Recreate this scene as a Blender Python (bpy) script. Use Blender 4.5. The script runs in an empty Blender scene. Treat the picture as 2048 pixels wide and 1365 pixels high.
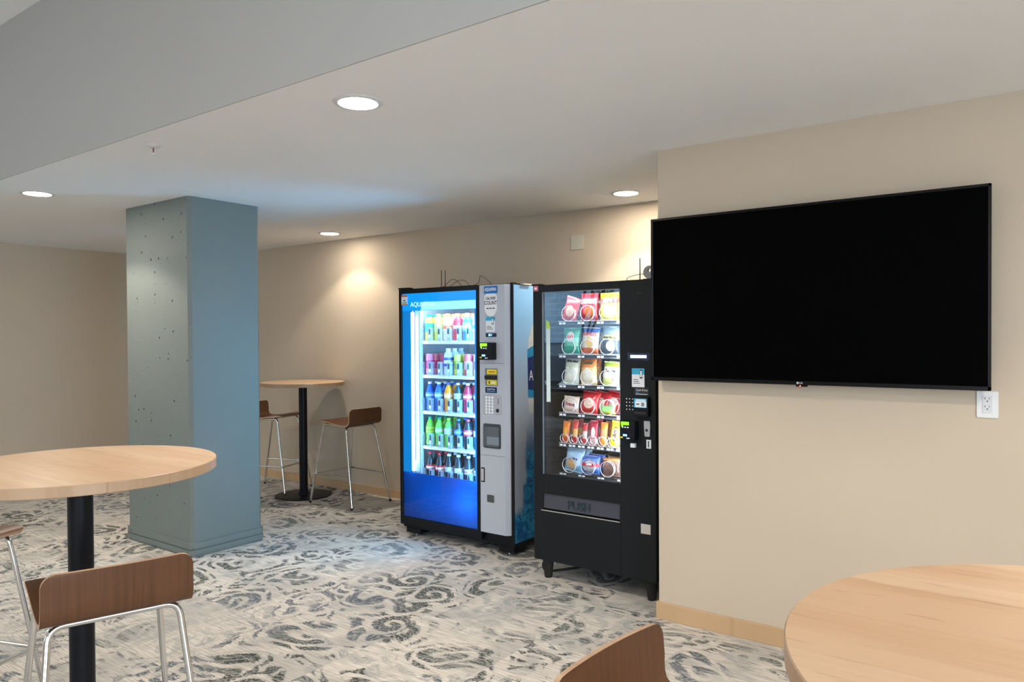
import bpy, bmesh, math, random
from mathutils import Vector, Matrix
random.seed(7)
PI = math.pi
S = bpy.context.scene
C = S.collection

# ------------------------------------------------------------------ camera
CAM_H = 1.47
def make_camera():
    f, sy, p, r, th = 1487.7, 12.5, -0.0130, -0.0060, -0.634
    A = Vector((math.cos(th), math.sin(th), 0)); B = Vector((-math.sin(th), math.cos(th), 0))
    cp, sp, cr, sr = math.cos(p), math.sin(p), math.cos(r), math.sin(r)
    fw = Vector((0, cp, sp)); u = Vector((0, -sp, cp)); x = Vector((1, 0, 0))
    x2 = cr*x + sr*u; u2 = -sr*x + cr*u
    W = lambda v: Vector((v.dot(A), v.dot(B), v.z))
    X, U, F = W(x2), W(u2), W(fw)
    cam = bpy.data.cameras.new('camera'); o = bpy.data.objects.new('camera', cam); C.objects.link(o)
    m = Matrix.Identity(4)
    for i in range(3):
        m[i][0], m[i][1], m[i][2] = X[i], U[i], -F[i]
    m[2][3] = CAM_H
    o.matrix_world = m
    cam.sensor_width = 36; cam.lens = f*36/2048; cam.shift_y = sy/2048
    cam.clip_start = 0.02
    S.camera = o
make_camera()

# ------------------------------------------------------------------ world, exposure, big lights
S.view_settings.view_transform = 'Standard'
S.view_settings.look = 'None'
S.view_settings.gamma = 1
S.view_settings.use_curve_mapping = False
S.view_settings.exposure = 0.98
w = bpy.data.worlds.new('daylight'); S.world = w; w.use_nodes = True
w.node_tree.nodes['Background'].inputs[0].default_value = (0.74, 0.86, 1.0, 1)
w.node_tree.nodes['Background'].inputs[1].default_value = 4.5

def area(name, loc, direction, sx, sy, power, col):
    l = bpy.data.lights.new(name, 'AREA'); l.shape = 'RECTANGLE'; l.size = sx; l.size_y = sy
    l.energy = power; l.color = col
    o = bpy.data.objects.new(name, l); C.objects.link(o); o.location = loc
    o.rotation_euler = Vector(direction).to_track_quat('-Z', 'Y').to_euler()
    return o
# the daylight of the sky comes in through the windows; portals mark the openings
for nm, loc, d, sx_, sy_ in (('window_portal', (4.0, -1.0, 1.55), (-1, 0, 0), 3.8, 2.1), ('window_portal', (0.3, -4.2, 1.6), (0, 1, 0), 1.6, 2.2), ('window_portal', (-6.925, -4.2, 1.6), (0, 1, 0), 2.35, 2.3)):
    o_ = area(nm, loc, d, sx_, sy_, 1, (1, 1, 1)); o_.data.cycles.is_portal = True
# unseen fill lamps added under the high ceiling to lift the room light
area('high_ceiling_fill', (-1.2, -1.2, 3.30), (0, 0, -1), 3.2, 1.2, 16, (1.0, 0.90, 0.78))
area('high_ceiling_fill', (-5.6, -1.2, 3.30), (0, 0, -1), 3.2, 1.2, 10, (1.0, 0.90, 0.78))

def spot(x, y, z, power, parent=None, size=110, blend=0.30, col=(1.0, 0.89, 0.75)):
    l = bpy.data.lights.new('downlight_lamp', 'SPOT'); l.energy = power; l.color = col
    l.spot_size = math.radians(size); l.spot_blend = blend; l.shadow_soft_size = 0.05
    o = bpy.data.objects.new('downlight_lamp', l); C.objects.link(o); o.location = (x, y, z)
    return o

# ------------------------------------------------------------------ node helpers
class V:
    """a node socket with arithmetic"""
    def __init__(s, nt, so): s.nt = nt; s.so = so
    def _m(s, op, *a, clamp=False):
        n = s.nt.nodes.new('ShaderNodeMath'); n.operation = op; n.use_clamp = clamp
        for i, q in enumerate((s,)+a):
            if isinstance(q, V): s.nt.links.new(q.so, n.inputs[i])
            else: n.inputs[i].default_value = q
        return V(s.nt, n.outputs[0])
    def __add__(s, o): return s._m('ADD', o)
    def __sub__(s, o): return s._m('SUBTRACT', o)
    def __mul__(s, o): return s._m('MULTIPLY', o)
    __rmul__ = __mul__
    __radd__ = __add__
    def sin(s): return s._m('SINE')
    def abs(s): return s._m('ABSOLUTE')
    def floor(s): return s._m('FLOOR')
    def frac(s): return s._m('FRACT')
    def max(s, o): return s._m('MAXIMUM', o)
    def min(s, o): return s._m('MINIMUM', o)
    def inv(s): return (s*-1.0)+1.0
    def step(s, a, b):
        n = s.nt.nodes.new('ShaderNodeMapRange'); n.interpolation_type = 'SMOOTHSTEP'
        s.nt.links.new(s.so, n.inputs[0])
        n.inputs[1].default_value = a; n.inputs[2].default_value = b
        return V(s.nt, n.outputs[0])
def new_mat(name):
    m = bpy.data.materials.new(name); m.use_nodes = True
    nt = m.node_tree; b = nt.nodes['Principled BSDF']
    return m, nt, b
def coords(nt, kind='Object'):
    n = nt.nodes.new('ShaderNodeTexCoord'); s = nt.nodes.new('ShaderNodeSeparateXYZ')
    nt.links.new(n.outputs[kind], s.inputs[0])
    return [V(nt, s.outputs[i]) for i in range(3)], n.outputs[kind]
def comb(nt, x, y, z=0.0):
    n = nt.nodes.new('ShaderNodeCombineXYZ')
    for i, q in enumerate((x, y, z)):
        if isinstance(q, V): nt.links.new(q.so, n.inputs[i])
        else: n.inputs[i].default_value = q
    return n.outputs[0]
def noise(nt, vec, scale, detail=2, rough=0.5, dist=0.0):
    n = nt.nodes.new('ShaderNodeTexNoise'); nt.links.new(vec, n.inputs['Vector'])
    n.inputs['Scale'].default_value = scale; n.inputs['Detail'].default_value = detail
    n.inputs['Roughness'].default_value = rough; n.inputs['Distortion'].default_value = dist
    return V(nt, n.outputs[0])
def wnoise(nt, vec):
    n = nt.nodes.new('ShaderNodeTexWhiteNoise'); n.noise_dimensions = '3D'; nt.links.new(vec, n.inputs['Vector'])
    return V(nt, n.outputs['Value'])
def mix(nt, f, a, b):
    n = nt.nodes.new('ShaderNodeMix'); n.data_type = 'RGBA'
    for i, q in ((0, f), (6, a), (7, b)):
        if isinstance(q, V): nt.links.new(q.so, n.inputs[i])
        elif hasattr(q, 'is_output'): nt.links.new(q, n.inputs[i])
        elif i == 0: n.inputs[0].default_value = q
        else: n.inputs[i].default_value = (*q[:3], 1)
    return n.outputs[2]
def bump(nt, b, h, strength=0.3, dist=0.01):
    n = nt.nodes.new('ShaderNodeBump'); n.inputs['Strength'].default_value = strength; n.inputs['Distance'].default_value = dist
    nt.links.new(h.so, n.inputs['Height']); nt.links.new(n.outputs[0], b.inputs['Normal'])
def lin(r, g, b):
    f = lambda c: (c/255/12.92) if c/255 <= 0.04045 else ((c/255+0.055)/1.055)**2.4
    return (f(r), f(g), f(b))
def simple(name, col, rough=0.5, metal=0.0, spec=0.5, emis=None, es=0.0, var=0.0):
    m, nt, b = new_mat(name)
    b.inputs['Base Color'].default_value = (*col, 1); b.inputs['Roughness'].default_value = rough
    b.inputs['Metallic'].default_value = metal; b.inputs['Specular IOR Level'].default_value = spec
    if emis:
        b.inputs['Emission Color'].default_value = (*emis, 1); b.inputs['Emission Strength'].default_value = es
    if var:
        _, v = coords(nt); n = noise(nt, v, 60, 3)
        nt.links.new(mix(nt, n, tuple(c*(1-var) for c in col), tuple(min(1, c*(1+var)) for c in col)), b.inputs['Base Color'])
    return m
def glassy(name, tint=(1, 1, 1), refl=0.5, rough=0.0, body=None, body_f=0.0):
    """thin pane: transparent with a fresnel reflection, optional milky body"""
    m = bpy.data.materials.new(name); m.use_nodes = True; nt = m.node_tree; nt.nodes.clear()
    o = nt.nodes.new('ShaderNodeOutputMaterial'); t = nt.nodes.new('ShaderNodeBsdfTransparent')
    t.inputs[0].default_value = (*tint, 1)
    g = nt.nodes.new('ShaderNodeBsdfGlossy'); g.inputs['Roughness'].default_value = rough
    lw = nt.nodes.new('ShaderNodeLayerWeight'); lw.inputs[0].default_value = 0.5
    f0 = (refl/(2+refl))**2
    fr = V(nt, lw.outputs['Facing'])._m('POWER', 5.0)*(1-f0)+f0
    mx = nt.nodes.new('ShaderNodeMixShader'); nt.links.new(fr.so, mx.inputs[0])
    base = t.outputs[0]
    if body:
        d = nt.nodes.new('ShaderNodeBsdfDiffuse'); d.inputs[0].default_value = (*body, 1)
        m2 = nt.nodes.new('ShaderNodeMixShader'); m2.inputs[0].default_value = body_f
        nt.links.new(base, m2.inputs[1]); nt.links.new(d.outputs[0], m2.inputs[2]); base = m2.outputs[0]
    nt.links.new(base, mx.inputs[1]); nt.links.new(g.outputs[0], mx.inputs[2]); nt.links.new(mx.outputs[0], o.inputs[0])
    return m

M = {}
# --- painted plaster
def paint(name, col, rough=0.7, amt=0.05):
    m, nt, b = new_mat(name); _, v = coords(nt)
    n = noise(nt, v, 1.3, 3); f = noise(nt, v, 160, 2)
    nt.links.new(mix(nt, n, tuple(c*(1-amt) for c in col), tuple(c*(1+amt) for c in col)), b.inputs['Base Color'])
    b.inputs['Roughness'].default_value = rough; b.inputs['Specular IOR Level'].default_value = 0.25
    bump(nt, b, f, 0.08, 0.002)
    return m
M['wall'] = paint('beige_wall_paint', (0.59, 0.49, 0.375))
M['ceiling'] = paint('ceiling_paint', (0.90, 0.90, 0.89), 0.8, 0.02)
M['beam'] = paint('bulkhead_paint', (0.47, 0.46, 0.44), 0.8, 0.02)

# --- carpet: worn paisley medallions with streaks along x, laid in squares
def carpet():
    m, nt, b = new_mat('patterned_carpet'); (x, y, z), v = coords(nt)
    def vor(px, py, scale, rnd):
        n = nt.nodes.new('ShaderNodeTexVoronoi'); n.voronoi_dimensions = '2D'; n.inputs['Scale'].default_value = scale
        n.inputs['Randomness'].default_value = rnd
        nt.links.new(comb(nt, px, py), n.inputs['Vector'])
        s = nt.nodes.new('ShaderNodeSeparateXYZ'); nt.links.new(n.outputs['Position'], s.inputs[0])
        sc = nt.nodes.new('ShaderNodeSeparateColor'); nt.links.new(n.outputs['Color'], sc.inputs[0])
        dx = px - V(nt, s.outputs[0]); dy = py - V(nt, s.outputs[1])
        r = (dx*dx + dy*dy)._m('SQRT'); th = dy._m('ARCTAN2', dx)
        return r, th, V(nt, sc.outputs[0]), V(nt, sc.outputs[1]), dx, dy
    # carpet squares: every square shifts the drawing and its wear a little
    T_ = 0.61
    tx = (x*(1/T_)+0.35).floor(); ty = (y*(1/T_)+0.15).floor()
    q1 = wnoise(nt, comb(nt, tx, ty, 1.0)); q2 = wnoise(nt, comb(nt, tx, ty, 5.0)); q3 = wnoise(nt, comb(nt, tx, ty, 9.0))
    sx = x + (q1.step(0.45, 0.55)*0.7); sy = y + (q2.step(0.5, 0.6)*0.5)
    sv = comb(nt, sx, sy)
    wn = nt.nodes.new('ShaderNodeTexNoise'); nt.links.new(sv, wn.inputs['Vector']); wn.inputs['Scale'].default_value = 2.6; wn.inputs['Detail'].default_value = 1
    ws = nt.nodes.new('ShaderNodeSeparateXYZ'); nt.links.new(wn.outputs['Color'], ws.inputs[0])
    thr = wnoise(nt, comb(nt, (x*140.0).floor(), (y*230.0).floor()))
    thr2 = wnoise(nt, comb(nt, (x*45.0).floor(), (y*230.0).floor(), 3.0))
    wx = sx + (V(nt, ws.outputs[0])-0.5)*0.30 + (thr-0.5)*0.012 + (thr2-0.5)*0.016
    wy = sy + (V(nt, ws.outputs[1])-0.5)*0.30
    r, th, ca, cb, dx, dy = vor(wx, wy, 1.75, 0.85)
    R = ca*0.05 + 0.205
    ring = (r-R).abs().step(0.034, 0.024)
    inner = (r-R).step(-0.024, -0.034); outer = inner.inv()
    cr1 = (th + (r*62.0) + (ca*6.0)).sin().step(0.30, 0.60)*inner
    cr1b = ((th*7.0) + (r*-45.0)).sin().step(0.45, 0.7)*inner*(r-R*0.55).step(0.0, 0.02)
    r2, th2, cc, cd, _, _ = vor(wx+3.1, wy+1.7, 4.3, 1.0)
    cr2 = (th2 + (r2*80.0) + (cc*6.0)).sin().step(0.25, 0.55)
    r3, th3, ce, cf, _, _ = vor(wx+7.7, wy+4.2, 2.3, 1.0)
    cr3 = ((r3*42.0) + (th3*1.0)).sin().step(0.55, 0.8)
    r4, th4, cg, ch, _, _ = vor(wx+1.3, wy+8.2, 13.0, 1.0)
    dots = (r4*230.0 + th4).sin().step(0.1, 0.5)
    solid = noise(nt, comb(nt, wx, wy, 4.0), 4.0, 2).step(0.45, 0.50)
    cream = ring.max(cr1).max(cr1b).max(outer*cr2).max(outer*cr3)
    pat = cream.inv()*(dots*0.55).inv()
    # wear: broad patches x squares x streaks running along x
    streak = noise(nt, comb(nt, x*1.3, y*34.0), 1.0, 3, 0.6)
    fine = noise(nt, comb(nt, x*7.0, y*170.0), 1.0, 1, 0.5)
    broad = noise(nt, v, 1.5, 2, 0.5)
    wear = (broad*1.55 + q3*0.48 + streak*0.9)
    keep = wear.step(1.19, 1.56)
    grainy = ((keep*1.25-0.1) - (fine*0.9-0.30)).step(0.0, 0.25)
    patt = pat*keep*grainy*((inner*0.85).max(solid))
    lines = noise(nt, comb(nt, x*4.0+9.0, y*105.0), 1.0, 2, 0.7).step(0.62, 0.68)*0.8*noise(nt, v, 1.9, 2).step(0.48, 0.60)
    patt = patt.max(lines)
    tone = noise(nt, v, 1.3, 1)
    base1 = mix(nt, fine.step(0.3, 0.7), (0.53, 0.485, 0.425), (0.79, 0.73, 0.655))
    haze = noise(nt, sv, 3.1, 3, .6).step(0.45, 0.60)*0.42
    base = mix(nt, haze, base1, (0.33, 0.335, 0.325))
    dark = mix(nt, tone.step(0.44, 0.60), (0.070, 0.080, 0.072), (0.135, 0.155, 0.18))
    soft = mix(nt, pat*(broad.step(0.30, 0.55)*0.50+0.18), base, (0.34, 0.35, 0.34))
    col = mix(nt, patt, soft, dark)
    nt.links.new(col, b.inputs['Base Color'])
    b.inputs['Roughness'].default_value = 0.95; b.inputs['Specular IOR Level'].default_value = 0.1
    bump(nt, b, noise(nt, comb(nt, x*60.0, y*300.0), 1.0, 1), 0.5, 0.004)
    return m
M['carpet'] = carpet()

# --- woods
def maple(name, c1, c2, c3, board=0.085, rough=0.32, axis='x'):
    m, nt, b = new_mat(name); (x, y, z), v = coords(nt)
    if axis == 'y': x, y = y, x
    if axis == 'xz': y = z
    bi = (y*(1/board)).floor()
    rv = wnoise(nt, comb(nt, bi, 3.0))
    g = noise(nt, comb(nt, x*2.2+rv*9.0, y*26.0, rv*5.0), 1.0, 4, 0.55)
    k = noise(nt, comb(nt, x*7.0+rv*5.0, y*60.0, rv*3.0), 1.0, 2, 0.5)
    base = mix(nt, rv, c1, c2)
    col = mix(nt, g.step(0.42, 0.72)*0.55, base, c3)
    col = mix(nt, k.step(0.63, 0.74)*0.35, col, tuple(c*0.62 for c in c3))
    nt.links.new(col, b.inputs['Base Color']); b.inputs['Roughness'].default_value = rough
    b.inputs['Specular IOR Level'].default_value = 0.45
    return m
M['maple'] = maple('maple_tabletop', (0.66, 0.43, 0.26), (0.74, 0.52, 0.34), (0.56, 0.34, 0.19))
M['maple_edge'] = maple('maple_edge', (0.50, 0.33, 0.20), (0.56, 0.38, 0.24), (0.42, 0.26, 0.15), board=0.4)
M['base_wood'] = maple('baseboard_wood', (0.56, 0.37, 0.20), (0.62, 0.42, 0.24), (0.47, 0.29, 0.15), board=1.0, rough=0.45)
def walnut():
    m, nt, b = new_mat('walnut_veneer'); (x, y, z), v = coords(nt)
    g = noise(nt, comb(nt, x*90.0, y*3.0+z*3.0), 1.0, 4, 0.6, 0.3)
    w2 = noise(nt, comb(nt, x*14.0, y*0.8+z*0.8), 1.0, 3, 0.5)
    col = mix(nt, g, (0.055, 0.022, 0.010), (0.19, 0.085, 0.038))
    col = mix(nt, w2.step(0.35, 0.7)*0.5, col, (0.13, 0.058, 0.027))
    nt.links.new(col, b.inputs['Base Color']); b.inputs['Roughness'].default_value = 0.42
    b.inputs['Specular IOR Level'].default_value = 0.28
    return m
M['walnut'] = walnut()
M['ply_edge'] = simple('plywood_edge', (0.50, 0.31, 0.19), 0.5, var=0.2)
M['chrome'] = simple('chrome_tube', (0.75, 0.75, 0.74), 0.12, 1.0)
M['black_metal'] = simple('black_powder_coat', (0.006, 0.007, 0.010), 0.42, 0.0, 0.22)
M['rubber'] = simple('black_rubber', (0.01, 0.01, 0.01), 0.7)
M['white_plastic'] = simple('white_plastic', (0.78, 0.78, 0.78), 0.35)
M['ivory_plastic'] = simple('ivory_plastic', (0.60, 0.57, 0.46), 0.4)
M['dark'] = simple('dark_slot', (0.01, 0.01, 0.01), 0.6)
M['white_trim'] = simple('white_lamp_trim', (0.72, 0.72, 0.73), 0.4)
M['lens'] = simple('lit_diffuser', (1, 1, 1), 0.5, emis=(1.0, 0.90, 0.76), es=88.0)
M['lens_far'] = simple('lit_diffuser_far', (1, 1, 1), 0.5, emis=(1.0, 0.90, 0.76), es=52.0)
# --- painted concrete
def concrete():
    m, nt, b = new_mat('painted_concrete'); (x, y, z), v = coords(nt)
    n = noise(nt, v, 1.6, 4); f = noise(nt, v, 35, 4, 0.6)
    vo = nt.nodes.new('ShaderNodeTexVoronoi'); vo.inputs['Scale'].default_value = 17.0; nt.links.new(v, vo.inputs['Vector'])
    sc = nt.nodes.new('ShaderNodeSeparateColor'); nt.links.new(vo.outputs['Color'], sc.inputs[0])
    sel = V(nt, sc.outputs[0]).step(0.60, 0.62)*noise(nt, v, 2.1, 2).step(0.30, 0.42)
    pit = (V(nt, vo.outputs['Distance'])+(f-0.5)*0.25).step(0.16, 0.10)*sel
    vo2 = nt.nodes.new('ShaderNodeTexVoronoi'); vo2.inputs['Scale'].default_value = 60.0; nt.links.new(v, vo2.inputs['Vector'])
    sc2 = nt.nodes.new('ShaderNodeSeparateColor'); nt.links.new(vo2.outputs['Color'], sc2.inputs[0])
    pit2 = V(nt, vo2.outputs['Distance']).step(0.2, 0.12)*V(nt, sc2.outputs[0]).step(0.86, 0.87)
    p = pit.max(pit2)
    col = mix(nt, n, (0.165, 0.190, 0.180), (0.205, 0.232, 0.222))
    col = mix(nt, p, col, (0.045, 0.055, 0.055))
    nt.links.new(col, b.inputs['Base Color']); b.inputs['Roughness'].default_value = 0.55
    b.inputs['Specular IOR Level'].default_value = 0.35
    bump(nt, b, (f*0.30 - p*1.0 + n*0.5), 0.8, 0.008)
    return m
M['concrete'] = concrete()

# ------------------------------------------------------------------ mesh helpers
class MB:
    def __init__(s): s.bm = bmesh.new(); s.mi = 0
    def _tag(s, faces):
        for f in faces: f.material_index = s.mi
    def box(s, x0, x1, y0, y1, z0, z1, bev=0.0, seg=2):
        r = bmesh.ops.create_cube(s.bm, size=1)
        for v in r['verts']:
            v.co = Vector(((x0+x1)/2+v.co.x*(x1-x0), (y0+y1)/2+v.co.y*(y1-y0), (z0+z1)/2+v.co.z*(z1-z0)))
        fs = {f for v in r['verts'] for f in v.link_faces}; s._tag(fs)
        if bev:
            es = list({e for v in r['verts'] for e in v.link_edges})
            q = bmesh.ops.bevel(s.bm, geom=es, offset=bev, segments=seg, affect='EDGES', profile=0.5); s._tag(q['faces'])
        return s
    def quad(s, pts):
        vs = [s.bm.verts.new(p) for p in pts]; f = s.bm.faces.new(vs); f.material_index = s.mi; return s
    def lathe(s, prof, c=(0, 0, 0), n=24, axis='z', caps=True):
        rings = []
        for (r, h) in prof:
            ring = []
            for i in range(n):
                a = 2*PI*i/n
                if axis == 'z': p = (c[0]+r*math.cos(a), c[1]+r*math.sin(a), c[2]+h)
                elif axis == 'y': p = (c[0]+r*math.cos(a), c[1]+h, c[2]+r*math.sin(a))
                else: p = (c[0]+h, c[1]+r*math.cos(a), c[2]+r*math.sin(a))
                ring.append(s.bm.verts.new(p))
            rings.append(ring)
        fs = []
        for k in range(len(rings)-1):
            for i in range(n):
                fs.append(s.bm.faces.new((rings[k][i], rings[k][(i+1) % n], rings[k+1][(i+1) % n], rings[k+1][i])))
        if caps:
            if prof[0][0] > 1e-5: fs.append(s.bm.faces.new(rings[0][::-1]))
            if prof[-1][0] > 1e-5: fs.append(s.bm.faces.new(rings[-1]))
        s._tag(fs); return s
    def tube(s, pts, r, n=10, closed=False):
        pts = [Vector(p) for p in pts]; rings = []
        up = Vector((0.13, 0.21, 1)).normalized(); prev = None
        m = len(pts)
        for i, p in enumerate(pts):
            if closed: t = pts[(i+1) % m]-pts[i-1]
            else: t = pts[min(i+1, m-1)]-pts[max(i-1, 0)]
            t.normalize()
            if prev is None:
                a = t.cross(up)
                if a.length < 0.05: a = t.cross(Vector((1, 0, 0)))
            else: a = prev - t*prev.dot(t)
            a.normalize(); prev = a; b = t.cross(a)
            rr = r[i] if isinstance(r, (list, tuple)) else r
            rings.append([s.bm.verts.new(p+a*math.cos(2*PI*k/n)*rr+b*math.sin(2*PI*k/n)*rr) for k in range(n)])
        fs = []
        for i in range(m if closed else m-1):
            A_, B_ = rings[i], rings[(i+1) % m]
            for k in range(n): fs.append(s.bm.faces.new((A_[k], A_[(k+1) % n], B_[(k+1) % n], B_[k])))
        if not closed:
            fs.append(s.bm.faces.new(rings[0][::-1])); fs.append(s.bm.faces.new(rings[-1]))
        s._tag(fs); return s
    def prism(s, poly, axis, a, b):
        def P(u, v, w_):
            return {'x': (w_, u, v), 'y': (u, w_, v), 'z': (u, v, w_)}[axis]
        A_ = [s.bm.verts.new(P(u, v, a)) for u, v in poly]; B_ = [s.bm.verts.new(P(u, v, b)) for u, v in poly]
        n = len(poly); fs = [s.bm.faces.new(A_[::-1]), s.bm.faces.new(B_)]
        for i in range(n): fs.append(s.bm.faces.new((A_[i], A_[(i+1) % n], B_[(i+1) % n], B_[i])))
        s._tag(fs); return s
    def rbox(s, axis, a, b, u0, u1, v0, v1, rad, n=5):
        """rounded rectangle prism"""
        return s.prism(rrect(u0, u1, v0, v1, rad, n), axis, a, b)
    def mesh(s, name, mats, smooth=True, off=None, angle=35):
        if off is not None: bmesh.ops.translate(s.bm, verts=s.bm.verts, vec=-Vector(off))
        bmesh.ops.recalc_face_normals(s.bm, faces=s.bm.faces)
        me = bpy.data.meshes.new(name)
        if smooth:
            ca = math.radians(angle)
            for f in s.bm.faces: f.smooth = True
            for e in s.bm.edges:
                if len(e.link_faces) == 2 and e.calc_face_angle(0) > ca: e.smooth = False
        s.bm.to_mesh(me); s.bm.free()
        for m in (mats if isinstance(mats, (list, tuple)) else [mats]): me.materials.append(m)
        return me
    def build(s, name, mats, parent=None, smooth=True, angle=35):
        """verts are in world coordinates (or in the parent's own frame when the parent sits at the origin)"""
        off = wloc(parent) if parent else None
        me = s.mesh(name, mats, smooth, off, angle)
        o = bpy.data.objects.new(name, me); C.objects.link(o)
        if parent: o.parent = parent
        return o
def rrect(u0, u1, v0, v1, rad, n=5):
    out = []
    for cx, cy, a0 in ((u1-rad, v1-rad, 0), (u0+rad, v1-rad, 90), (u0+rad, v0+rad, 180), (u1-rad, v0+rad, 270)):
        for i in range(n+1):
            a = math.radians(a0+90*i/n); out.append((cx+rad*math.cos(a), cy+rad*math.sin(a)))
    return out
def wloc(o):
    v = Vector((0, 0, 0))
    while o: v = v + o.location; o = o.parent
    return v
def tag(o, label=None, cat=None, group=None, kind=None):
    if label: o['label'] = label
    if cat: o['category'] = cat
    if group: o['group'] = group
    if kind: o['kind'] = kind
    return o
def thing(name, label, cat, loc=(0, 0, 0), group=None):
    o = bpy.data.objects.new(name, None); C.objects.link(o); o.location = loc; o.empty_display_size = 0.1
    return tag(o, label, cat, group)
def struct(name, mb, mat, **k):
    o = mb.build(name, mat, None, **k); o['kind'] = 'structure'; return o
def copy_tree(o, parent=None):
    c = o.copy(); C.objects.link(c)
    if parent: c.parent = parent
    for ch in list(o.children): copy_tree(ch, c)
    return c
def text_mesh(s, size, depth=0.0006, bold=0.0, sx=1.0):
    cu = bpy.data.curves.new('t', 'FONT'); cu.body = s; cu.size = size; cu.extrude = depth/2
    cu.align_x = 'CENTER'; cu.align_y = 'CENTER'; cu.offset = bold; cu.resolution_u = 3
    o = bpy.data.objects.new('t', cu); C.objects.link(o)
    bpy.context.view_layer.update()
    me = bpy.data.meshes.new_from_object(o.evaluated_get(bpy.context.evaluated_depsgraph_get()))
    bpy.data.objects.remove(o); bpy.data.curves.remove(cu)
    for v in me.vertices: v.co.x *= sx
    me.materials.clear()
    return me
def text(name, s, size, pos, mat, parent, facing='-y', depth=0.0006, bold=0.0, sx=1.0, bend=None):
    """text standing upright: facing -y (read from the front) or +x"""
    me = text_mesh(s, size, depth, bold, sx)
    off = wloc(parent) if parent else Vector((0, 0, 0))
    for v in me.vertices:
        x, y, z = v.co
        if facing == '-y': q = Vector((x, -z, y))
        else: q = Vector((z, x, y))
        q = q + Vector(pos)
        if bend: q.y = bend(q.x, q.z) - z
        v.co = q - off
    me.materials.append(mat)
    o = bpy.data.objects.new(name, me); C.objects.link(o)
    if parent: o.parent = parent
    return o

# ------------------------------------------------------------------ the room
CEIL, HIGH = 2.433, 3.34
YB, YT, YBEAM, XC = 4.86, 3.567, 1.789, -1.678      # back wall, screen wall, bulkhead face, corner of the screen wall
XL, XR, YR = -8.39, 4.0, -4.2                        # left, right, rear walls
struct('floor', MB().box(XL-.1, XR+.1, YR-.1, YB+.1, -0.1, 0), M['carpet'])
struct('ceiling', MB().box(XL-.1, XR+.1, YBEAM, YB+.1, CEIL, CEIL+.1), M['ceiling'])
struct('ceiling_high', MB().box(XL-.1, XR+.1, YR-.1, YBEAM, HIGH, HIGH+.1), M['ceiling'])
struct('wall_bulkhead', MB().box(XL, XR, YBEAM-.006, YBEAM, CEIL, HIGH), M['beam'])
struct('wall_back', MB().box(XL-.1, XC+.1, YB, YB+.1, 0, CEIL), M['wall'])
struct('wall_right_screen', MB().box(XC, XR+.1, YT, YB+.1, 0, CEIL), M['wall'])
struct('wall_left', MB().box(XL-.1, XL, YR-.1, YB+.1, 0, HIGH), M['wall'])
# right wall with a window opening y -2.9..0.9
mb = MB()
mb.box(XR, XR+.1, YR-.1, -2.9, 0, HIGH).box(XR, XR+.1, 0.9, YT, 0, HIGH).box(XR, XR+.1, -2.9, 0.9, 0, .5).box(XR, XR+.1, -2.9, 0.9, 2.6, HIGH)
struct('wall_right', mb, M['wall'])
# rear wall with two openings
W1 = (-8.1, -5.75, .45, 2.75); W2 = (-0.5, 1.1, .5, 2.7)
mb = MB()
xs = [XL-.1, W1[0], W1[1], W2[0], W2[1], XR+.1]
mb.box(xs[0], xs[1], YR-.12, YR, 0, HIGH).box(xs[2], xs[3], YR-.12, YR, 0, HIGH).box(xs[4], xs[5], YR-.12, YR, 0, HIGH)
for q in (W1, W2): mb.box(q[0], q[1], YR-.12, YR, 0, q[2]).box(q[0], q[1], YR-.12, YR, q[3], HIGH)
struct('wall_rear', mb, M['wall'])
M['win_frame'] = simple('window_frame_dark', (0.03, 0.032, 0.035), 0.4)
M['pane'] = glassy('window_pane', (0.97, 0.99, 1.0), 0.45)
def window(name, x0, x1, z0, z1, y, mull):
    mb = MB(); t = .05
    mb.box(x0, x1, y-.05, y+.01, z0, z0+t).box(x0, x1, y-.05, y+.01, z1-t, z1).box(x0, x0+t, y-.05, y+.01, z0, z1).box(x1-t, x1, y-.05, y+.01, z0, z1)
    for m_ in mull: mb.box(m_-.02, m_+.02, y-.05, y+.01, z0, z1)
    o = struct(name, mb, M['win_frame'])
    MB().box(x0+t, x1-t, y-.025, y-.019, z0+t, z1-t).build('pane', M['pane'], o)
window('window_1', *W1, YR-.04, [])
# baseboards
def board(name, x0, x1, y0, y1, z1=0.088):
    struct(name, MB().box(x0, x1, y0, y1, 0.0, z1, 0.002, 1), M['base_wood'])
board('baseboard_back', XL, XC-.02, YB-.013, YB, .076)
board('baseboard_right', XC-.013, XR, YT-.013, YT)
board('baseboard_return', XC-.013, XC, YT, YB-.02)
board('baseboard_left', XL, XL+.013, YR, YB-.02)

# the painted concrete pillar
def pillar(x0, x1, y0, y1, label):
    p = thing('concrete_pillar', label, 'pillar', ((x0+x1)/2, (y0+y1)/2, 0))
    def oct_(g, ch): return [(x0-g+ch, y0-g), (x1+g-ch, y0-g), (x1+g, y0-g+ch), (x1+g, y1+g-ch), (x1+g-ch, y1+g), (x0-g+ch, y1+g), (x0-g, y1+g-ch), (x0-g, y0-g+ch)]
    MB().prism(oct_(0, .022), 'z', 0.085, CEIL).build('shaft', M['concrete'], p, smooth=False)
    mb = MB()
    mb.prism(oct_(.012, .026), 'z', 0.056, 0.098).prism(oct_(.005, .024), 'z', .047, .057).prism(oct_(.014, .028), 'z', 0.014, 0.048).prism(oct_(.006, .026), 'z', 0, .015)
    mb.build('base_trim', M['concrete'], p, smooth=False)
    return p
pillar(-5.545, -4.69, 2.735, 3.285, 'square concrete pillar painted blue-grey, standing free on the patterned carpet')

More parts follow.
